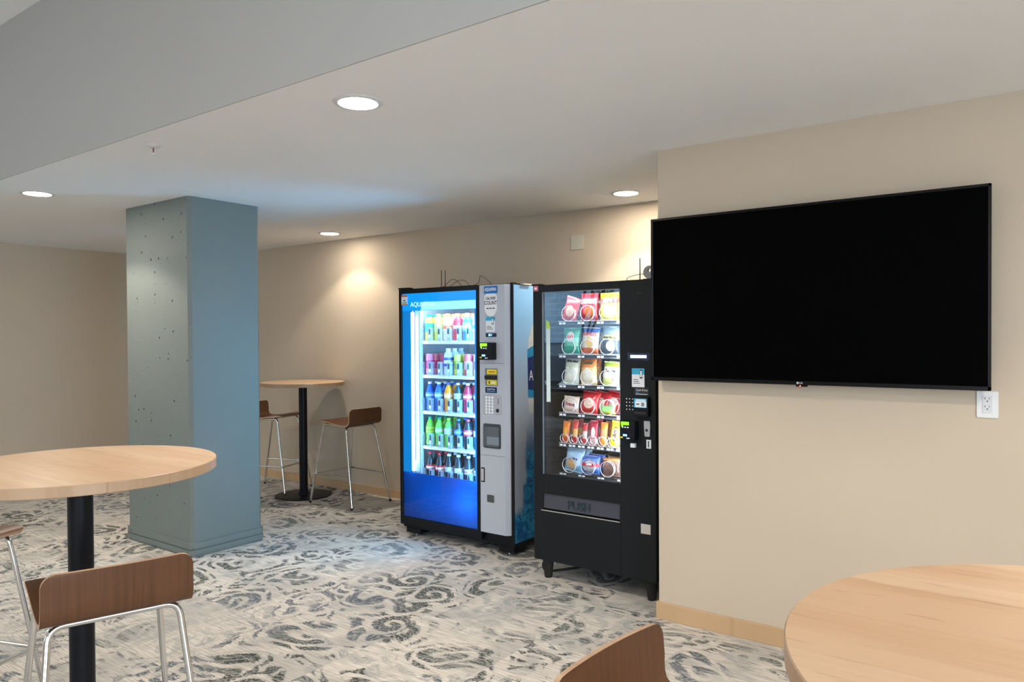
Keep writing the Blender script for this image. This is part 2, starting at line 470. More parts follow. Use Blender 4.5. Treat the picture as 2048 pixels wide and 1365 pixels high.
# ------------------------------------------------------------------ ceiling fittings
def downlight(x, y, label, power, lamp=True, lens='lens', size=124):
    t = thing('recessed_downlight', label, 'ceiling light', (x, y, CEIL), 'round recessed downlights')
    MB().lathe([(.078, 0.012), (.080, -.006), (.096, -.005), (.103, -.001), (.103, .012)], (x, y, CEIL), 48, caps=False).build('trim_ring', M['white_trim'], t)
    MB().lathe([(.0, -.0045), (.079, -.0045)], (x, y, CEIL), 48, caps=False).build('diffuser', M[lens], t)
    if lamp: spot(x, y, CEIL-.012, power, size=size)
DL = 37
downlight(-2.305, 2.085, 'round downlight in the ceiling nearest the grey bulkhead, the largest in view', DL)
downlight(-5.388, 2.096, 'round downlight at the far left, in front of the concrete pillar', DL)
downlight(-2.333, 4.469, 'round downlight above the black snack machine by the wall corner', 22, size=110)
downlight(-5.368, 4.500, 'small far downlight above the table behind the pillar', 19, lens='lens_far', size=110)
downlight(0.75, 2.085, 'round downlight right of the picture, above the wall with the television', DL)

sp = thing('fire_sprinkler', 'small fire sprinkler head hanging from the white ceiling left of the large downlight', 'sprinkler', (-3.614, 1.93, CEIL))
c = (-3.614, 1.93, CEIL)
MB().lathe([(.0, -.012), (.02, -.012), (.036, -.002), (.036, .002)], c, 28, caps=False).build('escutcheon', M['white_trim'], sp)
M['sprk'] = simple('sprinkler_bulb', (0.30, 0.08, 0.08), 0.3)
MB().lathe([(.004, -.012), (.004, -.035)], c, 10).build('bulb', M['sprk'], sp)
mb = MB(); mb.tube([(c[0]-.012, c[1], CEIL-.01), (c[0]-.011, c[1], CEIL-.03), (c[0], c[1], CEIL-.044)], .002, 8).tube([(c[0]+.012, c[1], CEIL-.01), (c[0]+.011, c[1], CEIL-.03), (c[0], c[1], CEIL-.044)], .002, 8)
mb.lathe([(.012, -.046), (.012, -.043)], c, 16).build('frame', M['white_trim'], sp)

# ------------------------------------------------------------------ tables
def table(x, y, r, label, top_z=1.067, rot=0.0, base_r=.26):
    t = thing('bar_height_table', label, 'table', (0, 0, 0), 'round bar-height tables')
    mb = MB(); th = .033
    mb.mi = 0; mb.lathe([(0.0, top_z), (r-.002, top_z)], n=96, caps=False)
    mb.mi = 1; mb.lathe([(r-.002, top_z), (r, top_z-.002), (r, top_z-th+.002), (r-.002, top_z-th), (0.0, top_z-th)], n=96, caps=False)
    bmesh.ops.remove_doubles(mb.bm, verts=mb.bm.verts, dist=1e-5)
    mb.build('table_top', [M['maple'], M['maple_edge']], t)
    MB().lathe([(.038, .02), (.038, top_z-th-.008)], n=40).build('column', M['black_metal'], t)
    MB().lathe([(.0, .030), (.05, .028), (.06, .016), (base_r-.02, .012), (base_r, .008), (base_r, 0.0)], n=72, caps=False).build('base_disc', M['black_metal'], t)
    MB().lathe([(.13, top_z-th-.009), (.13, top_z-th)], n=32).build('mounting_plate', M['black_metal'], t)
    t.location = (x, y, 0); t.rotation_euler = (0, 0, rot)
    return t
table(-2.62, 1.135, .422, 'round maple bar table at the left edge, in front of the pillar', 1.06)
table(0.136, 1.154, .454, 'round maple table in the bottom right corner, close to the camera', 1.067)
table(-5.715, 4.455, .385, 'smaller-looking round table against the back wall, half hidden by the pillar', 1.067)

# ------------------------------------------------------------------ stools (local: seat front towards +y)
def make_stool():
    t = thing('bar_stool', 'x', 'stool', (0, 0, 0), 'low-backed walnut bar stools')
    prof = [(.215, .728), (.20, .735), (.17, .738), (.12, .735), (.06, .727), (0, .718), (-.06, .711), (-.11, .707), (-.150, .708),
            (-.178, .714), (-.195, .726), (-.204, .742), (-.209, .762), (-.212, .79), (-.2145, .82), (-.217, .855)]
    # resample
    pts = [Vector((0, a, b)) for a, b in prof]; L = [0]
    for i in range(1, len(pts)): L.append(L[-1]+(pts[i]-pts[i-1]).length)
    tot = L[-1]; rc = .035; W = .195; th = .012; nx = 14
    ss = sorted(set([0, .002, .006, .012, .02, .028, rc]+[tot-q for q in (0, .002, .006, .012, .02, .028, rc)]+[rc+(tot-2*rc)*i/26 for i in range(1, 26)]))
    def at(s_):
        for i in range(1, len(L)):
            if s_ <= L[i]+1e-9:
                k = (s_-L[i-1])/(L[i]-L[i-1]); return pts[i-1].lerp(pts[i], k)
        return pts[-1]
    rows = []
    for s_ in ss:
        p = at(s_); q = at(min(s_+.01, tot))-at(max(s_-.01, 0)); q.normalize(); nrm = Vector((0, q.z, -q.y)).normalized()
        e = min(s_, tot-s_); hw = W
        if e < rc: hw = W-(rc-math.sqrt(max(0, rc*rc-(rc-e)**2)))
        hw *= 1-.035*(s_/tot)
        rows.append((p, nrm, hw))
    bm = bmesh.new(); top = []; bot = []
    for p, nrm, hw in rows:
        a, b = [], []
        for j in range(nx+1):
            u = -1+2*j/nx; x = u*hw
            bow = .010*u*u if p.z > .72 and p.y < -.18 else 0.0
            q = Vector((x, p.y+bow*min(1, (p.z-.72)/.06 if p.z > .72 else 0), p.z))
            a.append(bm.verts.new(q+nrm*th/2)); b.append(bm.verts.new(q-nrm*th/2))
        top.append(a); bot.append(b)
    n = len(rows)
    for i in range(n-1):
        for j in range(nx):
            bm.faces.new((top[i][j], top[i][j+1], top[i+1][j+1], top[i+1][j]))
            bm.faces.new((bot[i][j], bot[i+1][j], bot[i+1][j+1], bot[i][j+1]))
        for j, flip in ((0, 0), (nx, 1)):
            f = bm.faces.new((top[i][j], top[i+1][j], bot[i+1][j], bot[i][j])); f.material_index = 1
    for i in (0, n-1):
        for j in range(nx):
            f = bm.faces.new((top[i][j], top[i][j+1], bot[i][j+1], bot[i][j])); f.material_index = 1
    mb = MB(); mb.bm = bm
    mb.build('seat_shell', [M['walnut'], M['ply_edge']], t, angle=50)
    R = .0095
    def bend(a, b, c_, rad=.04, n_=6):
        a, b, c_ = Vector(a), Vector(b), Vector(c_); u = (a-b).normalized(); v = (c_-b).normalized()
        out = []
        for i in range(n_+1):
            k = i/n_; out.append((b+u*rad)*(1-k)**2+b*2*k*(1-k)+(b+v*rad)*k**2)
        return out
    # rear hoop : two legs and cross rail under the bend of the seat
    zr = .693
    fl, rl = .23, .225       # half widths at the feet
    RF = [(-rl, -.275, 0.008), (-.165, -.135, zr), (.165, -.135, zr), (rl, -.275, 0.008)]
    FF = [(-fl, .27, 0.008), (-.165, .15, .712), (.165, .15, .712), (fl, .27, 0.008)]
    for s_ in (0, 1):
        q = RF if s_ == 0 else RF[::-1]
        MB().tube([q[0], Vector(q[0]).lerp(Vector(q[1]), .5)]+bend(q[0], q[1], q[2])+[((q[1][0]+q[2][0])/2, q[1][1], q[1][2])], R, 12).build('rear_leg', M['chrome'], t)
        q = FF if s_ == 0 else FF[::-1]
        rear = (q[1][0], -.133, zr+.001)
        MB().tube([q[0], Vector(q[0]).lerp(Vector(q[1]), .5)]+bend(q[0], q[1], rear)+[rear], R, 12).build('front_leg', M['chrome'], t)
    MB().tube([(-.165, .10, .709), (0, .10, .712), (.165, .10, .709)], R*.8, 10).build('seat_rail', M['chrome'], t)
    k = .25/.70
    def on(q, z): a, b = Vector(q[0]), Vector(q[1]); return a.lerp(b, (z-a.z)/(b.z-a.z))
    zf = .262
    a = on(FF, zf); b = on(FF[::-1], zf)
    MB().tube([a+Vector((-.022, .010, 0)), b+Vector((.022, .010, 0))], R*.85, 12).build('foot_rest', M['chrome'], t)
    for q, q2 in ((FF, RF), (FF[::-1], RF[::-1])):
        MB().tube([on(q, zf+.0)+Vector((0, 0, 0)), on(q2, zf-.0)], R*.75, 10).build('side_stretcher', M['chrome'], t)
    for q in (RF[0], RF[3], FF[0], FF[3]):
        MB().lathe([(.011, 0), (.012, .004), (.011, .02)], (q[0], q[1], 0), 14).build('foot_glide', M['rubber'], t)
    return t
stool = make_stool()
spots = [
    ((-2.276, 1.06), 73.7, 'walnut bar stool with its low back to the camera, tucked under the left table'),
    ((-3.392, 0.958), -70.0, 'bar stool cut off by the left edge of the photo, only its seat corner showing'),
    ((-0.508, 1.278), -95.2, 'walnut bar stool at bottom centre, only its curved backrest in frame'),
    ((-5.135, 4.515), 90.0, 'bar stool between the far table and the blue drinks machine'),
    ((-6.17, 4.465), -71.0, 'bar stool on the left of the far table, partly hidden behind the pillar'),
]
for i, (p, a, lb) in enumerate(spots):
    o = stool if i == 0 else copy_tree(stool)
    o.location = (p[0], p[1], 0); o.rotation_euler = (0, 0, math.radians(a)); o['label'] = lb

# ------------------------------------------------------------------ television, outlet, blank plate
TVX0, TVX1, TVZ0, TVZ1, TVY = -1.682, -0.216, 1.247, 2.069, 3.488
tv = thing('television', 'large black flat-screen television, switched off, mounted on the beige wall', 'television', ((TVX0+TVX1)/2, TVY, TVZ0))
M['screen'] = simple('black_screen', (0.0008, 0.0008, 0.0008), 0.55, spec=0.02)
M['bezel'] = simple('black_bezel', (0.004, 0.004, 0.005), 0.3, spec=0.2)
mb = MB(); t_ = .012
mb.box(TVX0, TVX1, TVY, TVY+.03, TVZ1-t_, TVZ1, .002, 1).box(TVX0, TVX1, TVY, TVY+.03, TVZ0, TVZ0+.018, .002, 1)
mb.box(TVX0, TVX0+t_, TVY, TVY+.03, TVZ0, TVZ1, .002, 1).box(TVX1-t_, TVX1, TVY, TVY+.03, TVZ0, TVZ1, .002, 1)
mb.build('bezel', M['bezel'], tv)
MB().box(TVX0+.008, TVX1-.008, TVY+.004, TVY+.02, TVZ0+.01, TVZ1-.008).build('screen', M['screen'], tv)
MB().box(TVX0+.006, TVX1-.006, TVY+.02, TVY+.036, TVZ0+.006, TVZ1-.006, .004, 1).box(TVX0+.25, TVX1-.25, TVY+.03, TVY+.052, TVZ0+.03, TVZ1-.25, .01).build('back_cover', M['bezel'], tv)
MB().box(-1.25, -.65, TVY+.05, YT, 1.45, 1.85).build('wall_bracket', M['black_metal'], tv)
M['logo_grey'] = simple('logo_silver', (0.55, 0.57, 0.6), 0.3, 0.0)
lx = -.955
MB().lathe([(.0055, 0), (.0055, -.0008)], (lx, TVY-.0005, TVZ0+.009), 20, axis='y').build('logo_disc', M['logo_grey'], tv)
text('logo_letters', 'LG', .011, (lx+.015, TVY-.0012, TVZ0+.009), M['logo_grey'], tv, bold=.0003)
M['red_led'] = simple('red_standby_led', (0.5, 0.02, 0.02), 0.4, emis=(1, .08, .05), es=4)
MB().box(-.965, -.915, TVY+.002, TVY+.02, TVZ0-.008, TVZ0+.001, .002, 1).build('receiver_bump', M['bezel'], tv)
MB().lathe([(.0028, 0), (.0028, -.001)], (-.945, TVY+.002, TVZ0-.004), 12, axis='y').build('standby_light', M['red_led'], tv)

ol = thing('wall_outlet', 'white double power outlet on the wall at the lower right corner of the television', 'outlet', (-.2315, YT, 1.188))
MB().rbox('y', YT-.006, YT, -.269, -.195, 1.134, 1.241, .004).build('cover_plate', M['white_plastic'], ol)
MB().rbox('y', YT-.009, YT-.005, -.2485, -.2155, 1.154, 1.221, .002).build('receptacle', simple('receptacle_plastic', (.68, .68, .69), .3), ol)
mb = MB()
for zc in (1.204, 1.172):
    mb.box(-.2405, -.2390, YT-.0095, YT-.0088, zc+.004, zc+.012).box(-.2455, -.2400, YT-.0095, YT-.0088, zc+.0075, zc+.0088).box(-.2265, -.2250, YT-.0095, YT-.0088, zc+.004, zc+.011)
    mb.lathe([(.0025, -.0095), (.0025, -.0088)], (-.2325, YT, zc-.003), 14, axis='y')
mb.build('socket_slots', M['dark'], ol)

bp = thing('blank_wall_plate', 'square ivory blank wall plate high on the back wall above the vending machines', 'wall plate', (-2.95, YB, 2.19))
MB().rbox('y', YB-.006, YB, -3.007, -2.893, 2.136, 2.245, .003).build('plate', M['ivory_plastic'], bp)
for xx in (-2.977, -2.929):
    for zz in (2.152, 2.230): MB().lathe([(.003, -.0075), (.003, -.006)], (xx, YB, zz), 10, axis='y').build('plate_screw', M['white_trim'], bp)

# ================================================================== drinks machine
DX0, DX1, DY, DB, DTOP = -3.976, -2.925, 3.98, 4.80, 1.838
M['dk_black'] = simple('machine_black_trim', (0.005, 0.005, 0.006), 0.35, spec=0.25)
M['dk_panel'] = simple('machine_silver_panel', (0.50, 0.53, 0.60), 0.42, 0.15)
M['dk_panel_light'] = simple('machine_panel_side', (0.50, 0.50, 0.50), 0.45)
M['liner'] = simple('white_cabinet_liner', (0.50, 0.60, 0.68), 0.45)
M['shelf_white'] = simple('white_wire_shelf', (0.80, 0.84, 0.88), 0.4)
M['tube_light'] = simple('fluorescent_tube', (1, 1, 1), 0.5, emis=(0.45, 0.78, 1.0), es=9)
M['tube_light_bright'] = simple('bright_fluorescent_tube', (1, 1, 1), 0.5, emis=(0.10, 0.57, 1.0), es=105)
M['blue_glow'] = simple('backlit_blue_border', (0.0, 0.10, 0.35), 0.15, emis=(0.0, 0.20, 0.55), es=0.42)
M['blue_top'] = simple('backlit_blue_header', (0.0, 0.12, 0.4), 0.12, emis=(0.0, 0.27, 0.75), es=0.55)
M['clear_glass'] = glassy('clear_door_glass', (0.97, 0.98, 1.0), 0.42)
M['clear_glass_strong'] = glassy('clear_mirroring_glass', (0.95, 0.97, 1.0), 0.85)
M['clear_plastic'] = glassy('clear_gate_plastic', (0.90, 0.95, 1.0), 0.5, 0.1, (0.75, 0.85, 0.95), 0.22)
M['tag_white'] = simple('white_tag', (0.8, 0.85, 0.9), 0.5)
M['ink'] = simple('dark_ink', (0.02, 0.022, 0.03), 0.5)
M['white_ink'] = simple('white_ink', (0.85, 0.87, 0.9), 0.5)
M['blue_ink'] = simple('blue_ink', (0.01, 0.16, 0.50), 0.5)
M['cyan_ink'] = simple('cyan_ink', (0.04, 0.42, 0.68), 0.5)
M['yellow_label'] = simple('yellow_label', (0.80, 0.68, 0.03), 0.5)
M['red_ink'] = simple('red_ink', (0.70, 0.07, 0.04), 0.5)
M['lcd_green'] = simple('lit_green_display', (0.1, 0.4, 0.0), 0.4, emis=(0.22, 0.85, 0.02), es=1.0)
M['led_blue'] = simple('lit_blue_led', (0.1, 0.2, 0.8), 0.4, emis=(0.10, 0.30, 1.0), es=3.0)
M['dark_navy'] = simple('navy_display_glass', (0.006, 0.014, 0.08), 0.2)
def backlit_blue():
    m = bpy.data.materials.new('translucent_blue_acrylic'); m.use_nodes = True; nt = m.node_tree; nt.nodes.clear()
    o = nt.nodes.new('ShaderNodeOutputMaterial'); t = nt.nodes.new('ShaderNodeBsdfTranslucent'); t.inputs[0].default_value = (0.001, 0.30, 0.72, 1)
    g = nt.nodes.new('ShaderNodeBsdfGlossy'); g.inputs['Roughness'].default_value = 0.08
    d = nt.nodes.new('ShaderNodeBsdfDiffuse'); d.inputs[0].default_value = (0.0, 0.08, 0.35, 1)
    a = nt.nodes.new('ShaderNodeMixShader'); a.inputs[0].default_value = .25; nt.links.new(t.outputs[0], a.inputs[1]); nt.links.new(d.outputs[0], a.inputs[2])
    lw = nt.nodes.new('ShaderNodeLayerWeight'); lw.inputs[0].default_value = 0.5
    fr = V(nt, lw.outputs['Facing'])._m('POWER', 5.0)*.95+.03
    b = nt.nodes.new('ShaderNodeMixShader'); nt.links.new(fr.so, b.inputs[0]); nt.links.new(a.outputs[0], b.inputs[1]); nt.links.new(g.outputs[0], b.inputs[2])
    nt.links.new(b.outputs[0], o.inputs[0]); return m
M['blue_acrylic'] = backlit_blue()
def side_print():
    """printed side of the drinks machine: pale sky, white bottle with navy label, splashing water at the bottom"""
    m, nt, b = new_mat('printed_water_side'); (x, y, z), v = coords(nt)
    n = noise(nt, v, 5.0, 5, 0.65, 0.6); n2 = noise(nt, v, 14.0, 4, 0.7, 1.2)
    sky = mix(nt, z.step(0.75, 1.75), (0.52, 0.57, 0.66), (0.26, 0.58, 0.98))
    water = mix(nt, n2.step(0.40, 0.62), (0.005, 0.10, 0.32), (0.06, 0.42, 0.68))
    lvl = (z + (n-0.5)*0.22)
    hill = (y*-1.6) + (z*1.0)
    f = lvl.step(0.33, 0.27)
    swoosh = (y + (n-0.5)*0.16 + (z*-0.10)).step(-0.345, -0.315)*z.step(1.0, 0.62)*(n2.step(0.25, 0.45)*0.5+0.5)
    col = mix(nt, f.max(swoosh), sky, water)
    low = mix(nt, z.step(0.16, 0.06)*0.6, col, (0.0, 0.16, 0.42))
    nt.links.new(low, b.inputs['Base Color']); b.inputs['Roughness'].default_value = 0.3
    return m
M['side_print'] = side_print()

dm = thing('drinks_vending_machine', 'blue-lit glass-front drinks vending machine with silver control panel, left of the black snack machine', 'vending machine', (-3.45, 4.39, 0))
# cabinet: side walls, back, top and floor as a hollow box
mb = MB()
mb.box(DX0+.005, DX0+.05, DY+.07, DB, .085, DTOP-.012).box(DX1-.045, DX1, DY+.02, DB, .085, DTOP-.012)
mb.box(DX0+.05, DX1-.045, DB-.04, DB, .085, DTOP-.012).box(DX0+.005, DX1, DY+.03, DB, DTOP-.03, DTOP-.004, .003, 1).box(DX0+.05, DX1-.045, DY+.08, DB-.04, .085, .14)
mb.box(-3.195, -3.175, DY+.08, DB-.04, .14, DTOP-.03)
mb.build('cabinet', M['dk_black'], dm)
sp_ = MB().quad([(DX1+.0008, DY+.018, .088), (DX1+.0008, DB, .088), (DX1+.0008, DB, DTOP-.014), (DX1+.0008, DY+.018, DTOP-.014)]).build('printed_side_panel', M['side_print'], dm)
# printed artwork on the side
def side_poly(name, pts, mat, lift=.0014):
    return MB().prism(pts, 'x', DX1+.0008, DX1+lift).build(name, mat, sp_)
M['bottle_print'] = simple('printed_bottle', (0.62, 0.66, 0.68), 0.35, var=.25)
M['navy_print'] = simple('printed_navy_label', (0.008, 0.03, 0.16), 0.35)
M['sky_print'] = simple('printed_blue_band', (0.02, 0.30, 0.60), 0.35)
cy_ = 4.32
def bott(hw): return [(cy_-hw, z_) for z_ in ()]
left = [(.150, .95), (.158, 1.06), (.160, 1.40), (.150, 1.46), (.12, 1.53), (.085, 1.58), (.06, 1.62), (.055, 1.70)]
side_poly('bottle_picture', [(cy_-a, b) for a, b in left]+[(cy_+a, b) for a, b in left[::-1]], M['bottle_print'])
side_poly('label_picture', [(cy_-.160, 1.09), (cy_-.165, 1.36), (cy_+.165, 1.40), (cy_+.160, 1.07)], M['navy_print'], .002)
side_poly('label_band_picture', [(cy_-.163, 1.33), (cy_-.166, 1.39), (cy_-.05, 1.43), (cy_+.166, 1.40), (cy_+.05, 1.37)], M['sky_print'], .0024)
side_poly('label_band_picture', [(cy_-.161, 1.06), (cy_-.163, 1.115), (cy_, 1.09), (cy_+.16, 1.115), (cy_+.16, 1.05)], M['sky_print'], .0024)
text('label_lettering', 'AQUAFINA', .10, (DX1+.003, cy_+.045, 1.205), M['white_ink'], sp_, facing='+x', sx=.78)
# interior liner
mb = MB()
mb.box(-3.93, -3.925, DY+.09, DB-.05, .16, DTOP-.06).box(-3.20, -3.195, DY+.09, DB-.05, .16, DTOP-.06)
mb.box(-3.925, -3.20, DB-.06, DB-.05, .16, DTOP-.06).box(-3.925, -3.20, DY+.09, DB-.05, DTOP-.065, DTOP-.06).box(-3.925, -3.20, DY+.09, DB-.05, .155, .16)
mb.build('inner_liner', M['liner'], dm)
# door
dr = MB(); O = .03
gx0, gx1, gz0, gz1 = -3.948, -3.232, .142, 1.80
dr.box(DX0, gx0, DY, DY+.055, .082, DTOP, .004, 1).box(gx1, -3.195, DY, DY+.055, .082, DTOP-.006)
dr.box(gx0, gx1, DY, DY+.055, gz1, DTOP-.004).box(gx0, gx1, DY, DY+.055, .082, gz0).box(-3.20, -2.93, DY+.03, DY+.055, .082, DTOP-.004)
dr.box(-2.945, DX1, DY+.012, DY+.055, .082, DTOP)
door = dr.build('door', M['dk_black'], dm)
# blue border of the glass with a rounded opening
ox0, ox1, oz0, oz1 = -3.887, -3.256, .474, 1.672
def ring(name, outer, inner, y0, y1, mat, parent):
    bm = bmesh.new(); n = len(outer)
    vs = [[bm.verts.new((u, y, v)) for u, v in p] for p in (outer, inner) for y in (y0, y1)]
    for i in range(n):
        j = (i+1) % n
        bm.faces.new((vs[0][i], vs[0][j], vs[2][j], vs[2][i])); bm.faces.new((vs[1][i], vs[3][i], vs[3][j], vs[1][j]))
        bm.faces.new((vs[0][i], vs[1][i], vs[1][j], vs[0][j])); bm.faces.new((vs[2][i], vs[2][j], vs[3][j], vs[3][i]))
    m_ = MB(); m_.bm = bm; return m_.build(name, mat, parent, smooth=False)
# side strips and header
MB().box(gx0, ox0+.02, DY+.012, DY+.016, oz0, oz1+.004).build('blue_border', M['blue_glow'], door)
MB().box(ox1-.0, gx1, DY+.012, DY+.016, oz0, oz1+.004).build('blue_border', M['blue_glow'], door)
MB().box(gx0, gx1, DY+.012, DY+.016, oz1, gz1).build('header_panel', M['blue_top'], door)
M['header_light'] = simple('backlit_pale_band', (0.2, 0.5, 0.8), 0.15, emis=(0.22, 0.58, 0.95), es=0.7)
MB().box(-3.757, ox1+.012, DY+.010, DY+.012, oz1+.002, 1.733).build('pale_header_band', M['header_light'], door)
MB().box(gx0, gx1, DY+.012, DY+.016, gz0, oz0).build('lower_blue_panel', M['blue_acrylic'], door)
MB().quad([(gx0, DY+.004, gz0), (gx1, DY+.004, gz0), (gx1, DY+.004, gz1), (gx0, DY+.004, gz1)]).build('glass_pane', M['clear_glass'], door)
text('door_lettering', 'AQUAFINA', .048, (-3.735, DY+.0008, 1.716), simple('pale_lettering', (.5, .75, .9), .4, emis=(.35, .7, .95), es=.7), door, sx=1.0)
# lamps behind the lower blue panel (a lit compartment)
def pt(name, loc, e, col, r=.05):
    l = bpy.data.lights.new(name, 'POINT'); l.energy = e; l.color = col; l.shadow_soft_size = r
    o = bpy.data.objects.new(name, l); C.objects.link(o); o.location = loc
pt('drinks_lower_lamp', (-3.33, DY+.13, .33), 1.9, (.75, .88, 1), .08)
pt('drinks_lower_lamp', (-3.66, DY+.15, .38), .8, (.75, .88, 1), .05)
# light tubes inside the door opening
MB().lathe([(.011, oz0+.01), (.011, oz1-.01)], (-3.872, DY+.040, 0), 16).build('light_tube', M['tube_light'], dm)
MB().lathe([(.011, oz0+.01), (.011, oz1-.01)], (-3.236, DY+.050, 0), 16).build('light_tube', M['tube_light_bright'], dm)
area('drinks_cabinet_light', (-3.56, DY+.10, DTOP-.09), (0, .4, -1), .60, .03, 2, (.80, .92, 1.0))
area('drinks_cabinet_light', (-3.90, DY+.10, 1.08), (1, .9, 0), .03, 1.1, .6, (.80, .92, 1.0))
area('drinks_cabinet_light', (-3.225, DY+.12, 1.08), (-1, .9, 0), .03, 1.1, .8, (.80, .92, 1.0))
# delivery lift column at the left of the shelves
mb = MB()
mb.box(-3.915, -3.865, DY+.10, DY+.13, .45, 1.70).box(-3.858, -3.852, DY+.10, DY+.13, .45, 1.70)
mb.build('lift_rail', simple('lift_rail_grey', (.40, .46, .52), .4), dm)
MB().box(-3.917, -3.905, DY+.098, DY+.102, .45, 1.70).box(-3.864, -3.861, DY+.098, DY+.102, .45, 1.70).build('rail_shade_strip', simple('rail_shadow_line', (.10, .16, .22), .5), dm)  # thin dark strips, coloured as the shade lines along the rail
MB().box(-3.915, -3.855, DY+.06, DY+.12, .47, .56, .003, 1).build('lift_cup', M['clear_plastic'], dm)
SH = [1.452, 1.197, .926, .664, .398]
PX = [-3.812+.0925*k for k in range(7)]
SY = 4.10
for k, z in enumerate(SH):
    mb = MB()
    mb.box(-3.862, -3.205, SY, SY+.012, z-.026, z-.001, .003, 1)
    for j in range(22): mb.box(-3.86+j*.030, -3.852+j*.030, SY, SY+.60, z-.010, z-.003)
    mb.box(-3.862, -3.205, SY+.3, SY+.31, z-.014, z-.010).box(-3.862, -3.205, SY+.59, SY+.60, z-.014, z-.002)
    shf = mb.build('drink_shelf', M['shelf_white'], dm, smooth=False)
    for j in range(8):
        gx = -3.858+.0925*j
        if gx > -3.2: continue
        g = MB(); g.rbox('y', SY-.012, SY-.009, gx-.016, gx+.016, z-.004, z+.100, .006).box(gx-.016, gx-.014, SY-.012, SY+.02, z, z+.096).box(gx+.014, gx+.016, SY-.012, SY+.02, z, z+.096)
        gt = g.build('column_gate', M['clear_plastic'], dm, smooth=False)
        MB().box(gx-.0055, gx+.0055, SY-.0135, SY-.0125, z+.048, z+.085).build('number_tab', M['ink'], gt)
        MB().box(gx-.009, gx+.009, SY-.0135, SY-.0125, z+.020, z+.042).build('price_tab', M['tag_white'], gt)
    for j in range(7):
        pass

# control panel
pz0, pz1 = .132, 1.827
cp = MB()
poly = [(-3.192, DY+.03), (-3.192, DY-.012), (-3.185, DY-.020), (-2.972, DY-.020), (-2.945, DY+.004), (-2.945, DY+.03)]
cp.prism(poly, 'z', pz0+.012, pz1)
pan = cp.build('control_panel', M['dk_panel'], dm)
F = DY-.020
def pp(name, x0, x1, z0, z1, mat, d=.002, parent=None, rad=0.0, y=None):
    y = F if y is None else y
    m_ = MB()
    if rad: m_.rbox('y', y-d, y, x0, x1, z0, z1, rad)
    else: m_.box(x0, x1, y-d, y, z0, z1)
    return m_.build(name, mat, parent or pan, smooth=False)
pp('panel_seam', -3.190, -2.974, 1.296, 1.298, M['ink'], .0006)
pp('panel_seam', -3.190, -2.974, .671, .673, M['ink'], .0006)
s1 = pp('brand_sign', -3.143, -3.030, 1.768, 1.818, M['blue_ink'], .004, rad=.006)
text('sign_lettering', 'AQUAFINA', .030, (-3.0865, F-.0055, 1.795), M['white_ink'], pan, sx=.66, bold=.0006)
s2 = MB(); s2.prism([(-3.135+.0, 1.700)]+[(-3.0865+.053*math.cos(math.radians(a)), 1.675+.062*math.sin(math.radians(a))) for a in range(180, 361, 15)]+[(-3.0335, 1.75), (-3.05, 1.768), (-3.12, 1.768), (-3.1395, 1.75)], 'y', F-.003, F)
s2 = s2.build('round_sign', M['white_ink'], pan, smooth=False)
text('sign_lettering', 'CALORIES', .026, (-3.0865, F-.0036, 1.735), M['ink'], s2, sx=.72, bold=.0005)
text('sign_lettering', 'COUNT', .036, (-3.0865, F-.0036, 1.704), M['ink'], s2, sx=.82, bold=.0005)
for q in range(3): pp('small_print', -3.122+.026*q, -3.102+.026*q, 1.665, 1.671, M['dk_black'], .0038, s2)
p3 = pp('instruction_card', -3.128, -3.052, 1.510, 1.612, M['tag_white'], .002)
pp('card_header', -3.128, -3.052, 1.585, 1.612, M['cyan_ink'], .0026, p3)
pp('phone_picture', -3.078, -3.063, 1.560, 1.604, M['ink'], .0032, p3)
pp('phone_picture', -3.076, -3.065, 1.566, 1.598, M['white_ink'], .0036, p3)
for q in range(3): pp('small_print', -3.12, -3.085+.008*q, 1.545-.009*q, 1.548-.009*q, M['dk_black'], .0026, p3)
p4 = pp('price_display', -3.130, -3.040, 1.475, 1.501, M['dark_navy'], .003)
pp('display_digit', -3.105, -3.090, 1.481, 1.495, M['led_blue'], .0036, p4); pp('display_digit', -3.084, -3.078, 1.483, 1.495, M['led_blue'], .0036, p4)
def card_reader(parent, x0, x1, z0, z1, y, d=.05):
    w_, h_ = x1-x0, z1-z0
    r = MB().rbox('y', y-d, y, x0, x1, z0, z1, .006).build('card_reader', M['black_metal'], parent, smooth=False)
    def q(n, a, b, c_, e, mat): MB().box(x0+a*w_, x0+b*w_, y-d-.0015, y-d, z0+c_*h_, z0+e*h_).build(n, mat, r)
    q('reader_display', .08, .62, .78, .95, M['lcd_green'])
    for i in range(3): q('reader_button', .14+.18*i, .24+.18*i, .63, .70, M['tag_white'])
    q('reader_light', .10, .22, .70, .76, M['lcd_green']); q('reader_light', .22, .48, .20, .30, M['led_blue'])
    q('reader_sticker', .04, .20, .09, .17, M['yellow_label']); q('reader_sticker', .45, .66, .07, .13, M['tag_white'])
    return r
card_reader(pan, -3.150, -3.042, 1.322, 1.438, F)
ba = pp('bill_acceptor', -3.136, -3.036, 1.146, 1.262, simple('grey_plastic', (.16, .17, .18), .4), .004)
pp('acceptor_label', -3.118, -3.036, 1.223, 1.256, M['yellow_label'], .008, ba); pp('bill_slot', -3.130, -3.036, 1.190, 1.215, M['dark'], .020, ba)
pp('acceptor_label', -3.118, -3.036, 1.152, 1.185, M['yellow_label'], .008, ba)
pp('label_print', -3.105, -3.052, 1.236, 1.243, M['red_ink'], .0086, ba); pp('label_print', -3.103, -3.093, 1.158, 1.178, M['ink'], .0086, ba); pp('label_print', -3.080, -3.05, 1.160, 1.174, M['tag_white'], .0086, ba)
pc = pp('price_label', -3.137, -3.040, 1.097, 1.136, M['dark_navy'], .002)
text('label_lettering', 'Cash Price', .016, (-3.088, F-.0025, 1.122), M['white_ink'], pc); pp('small_print', -3.125, -3.052, 1.106, 1.110, M['cyan_ink'], .0026, pc)
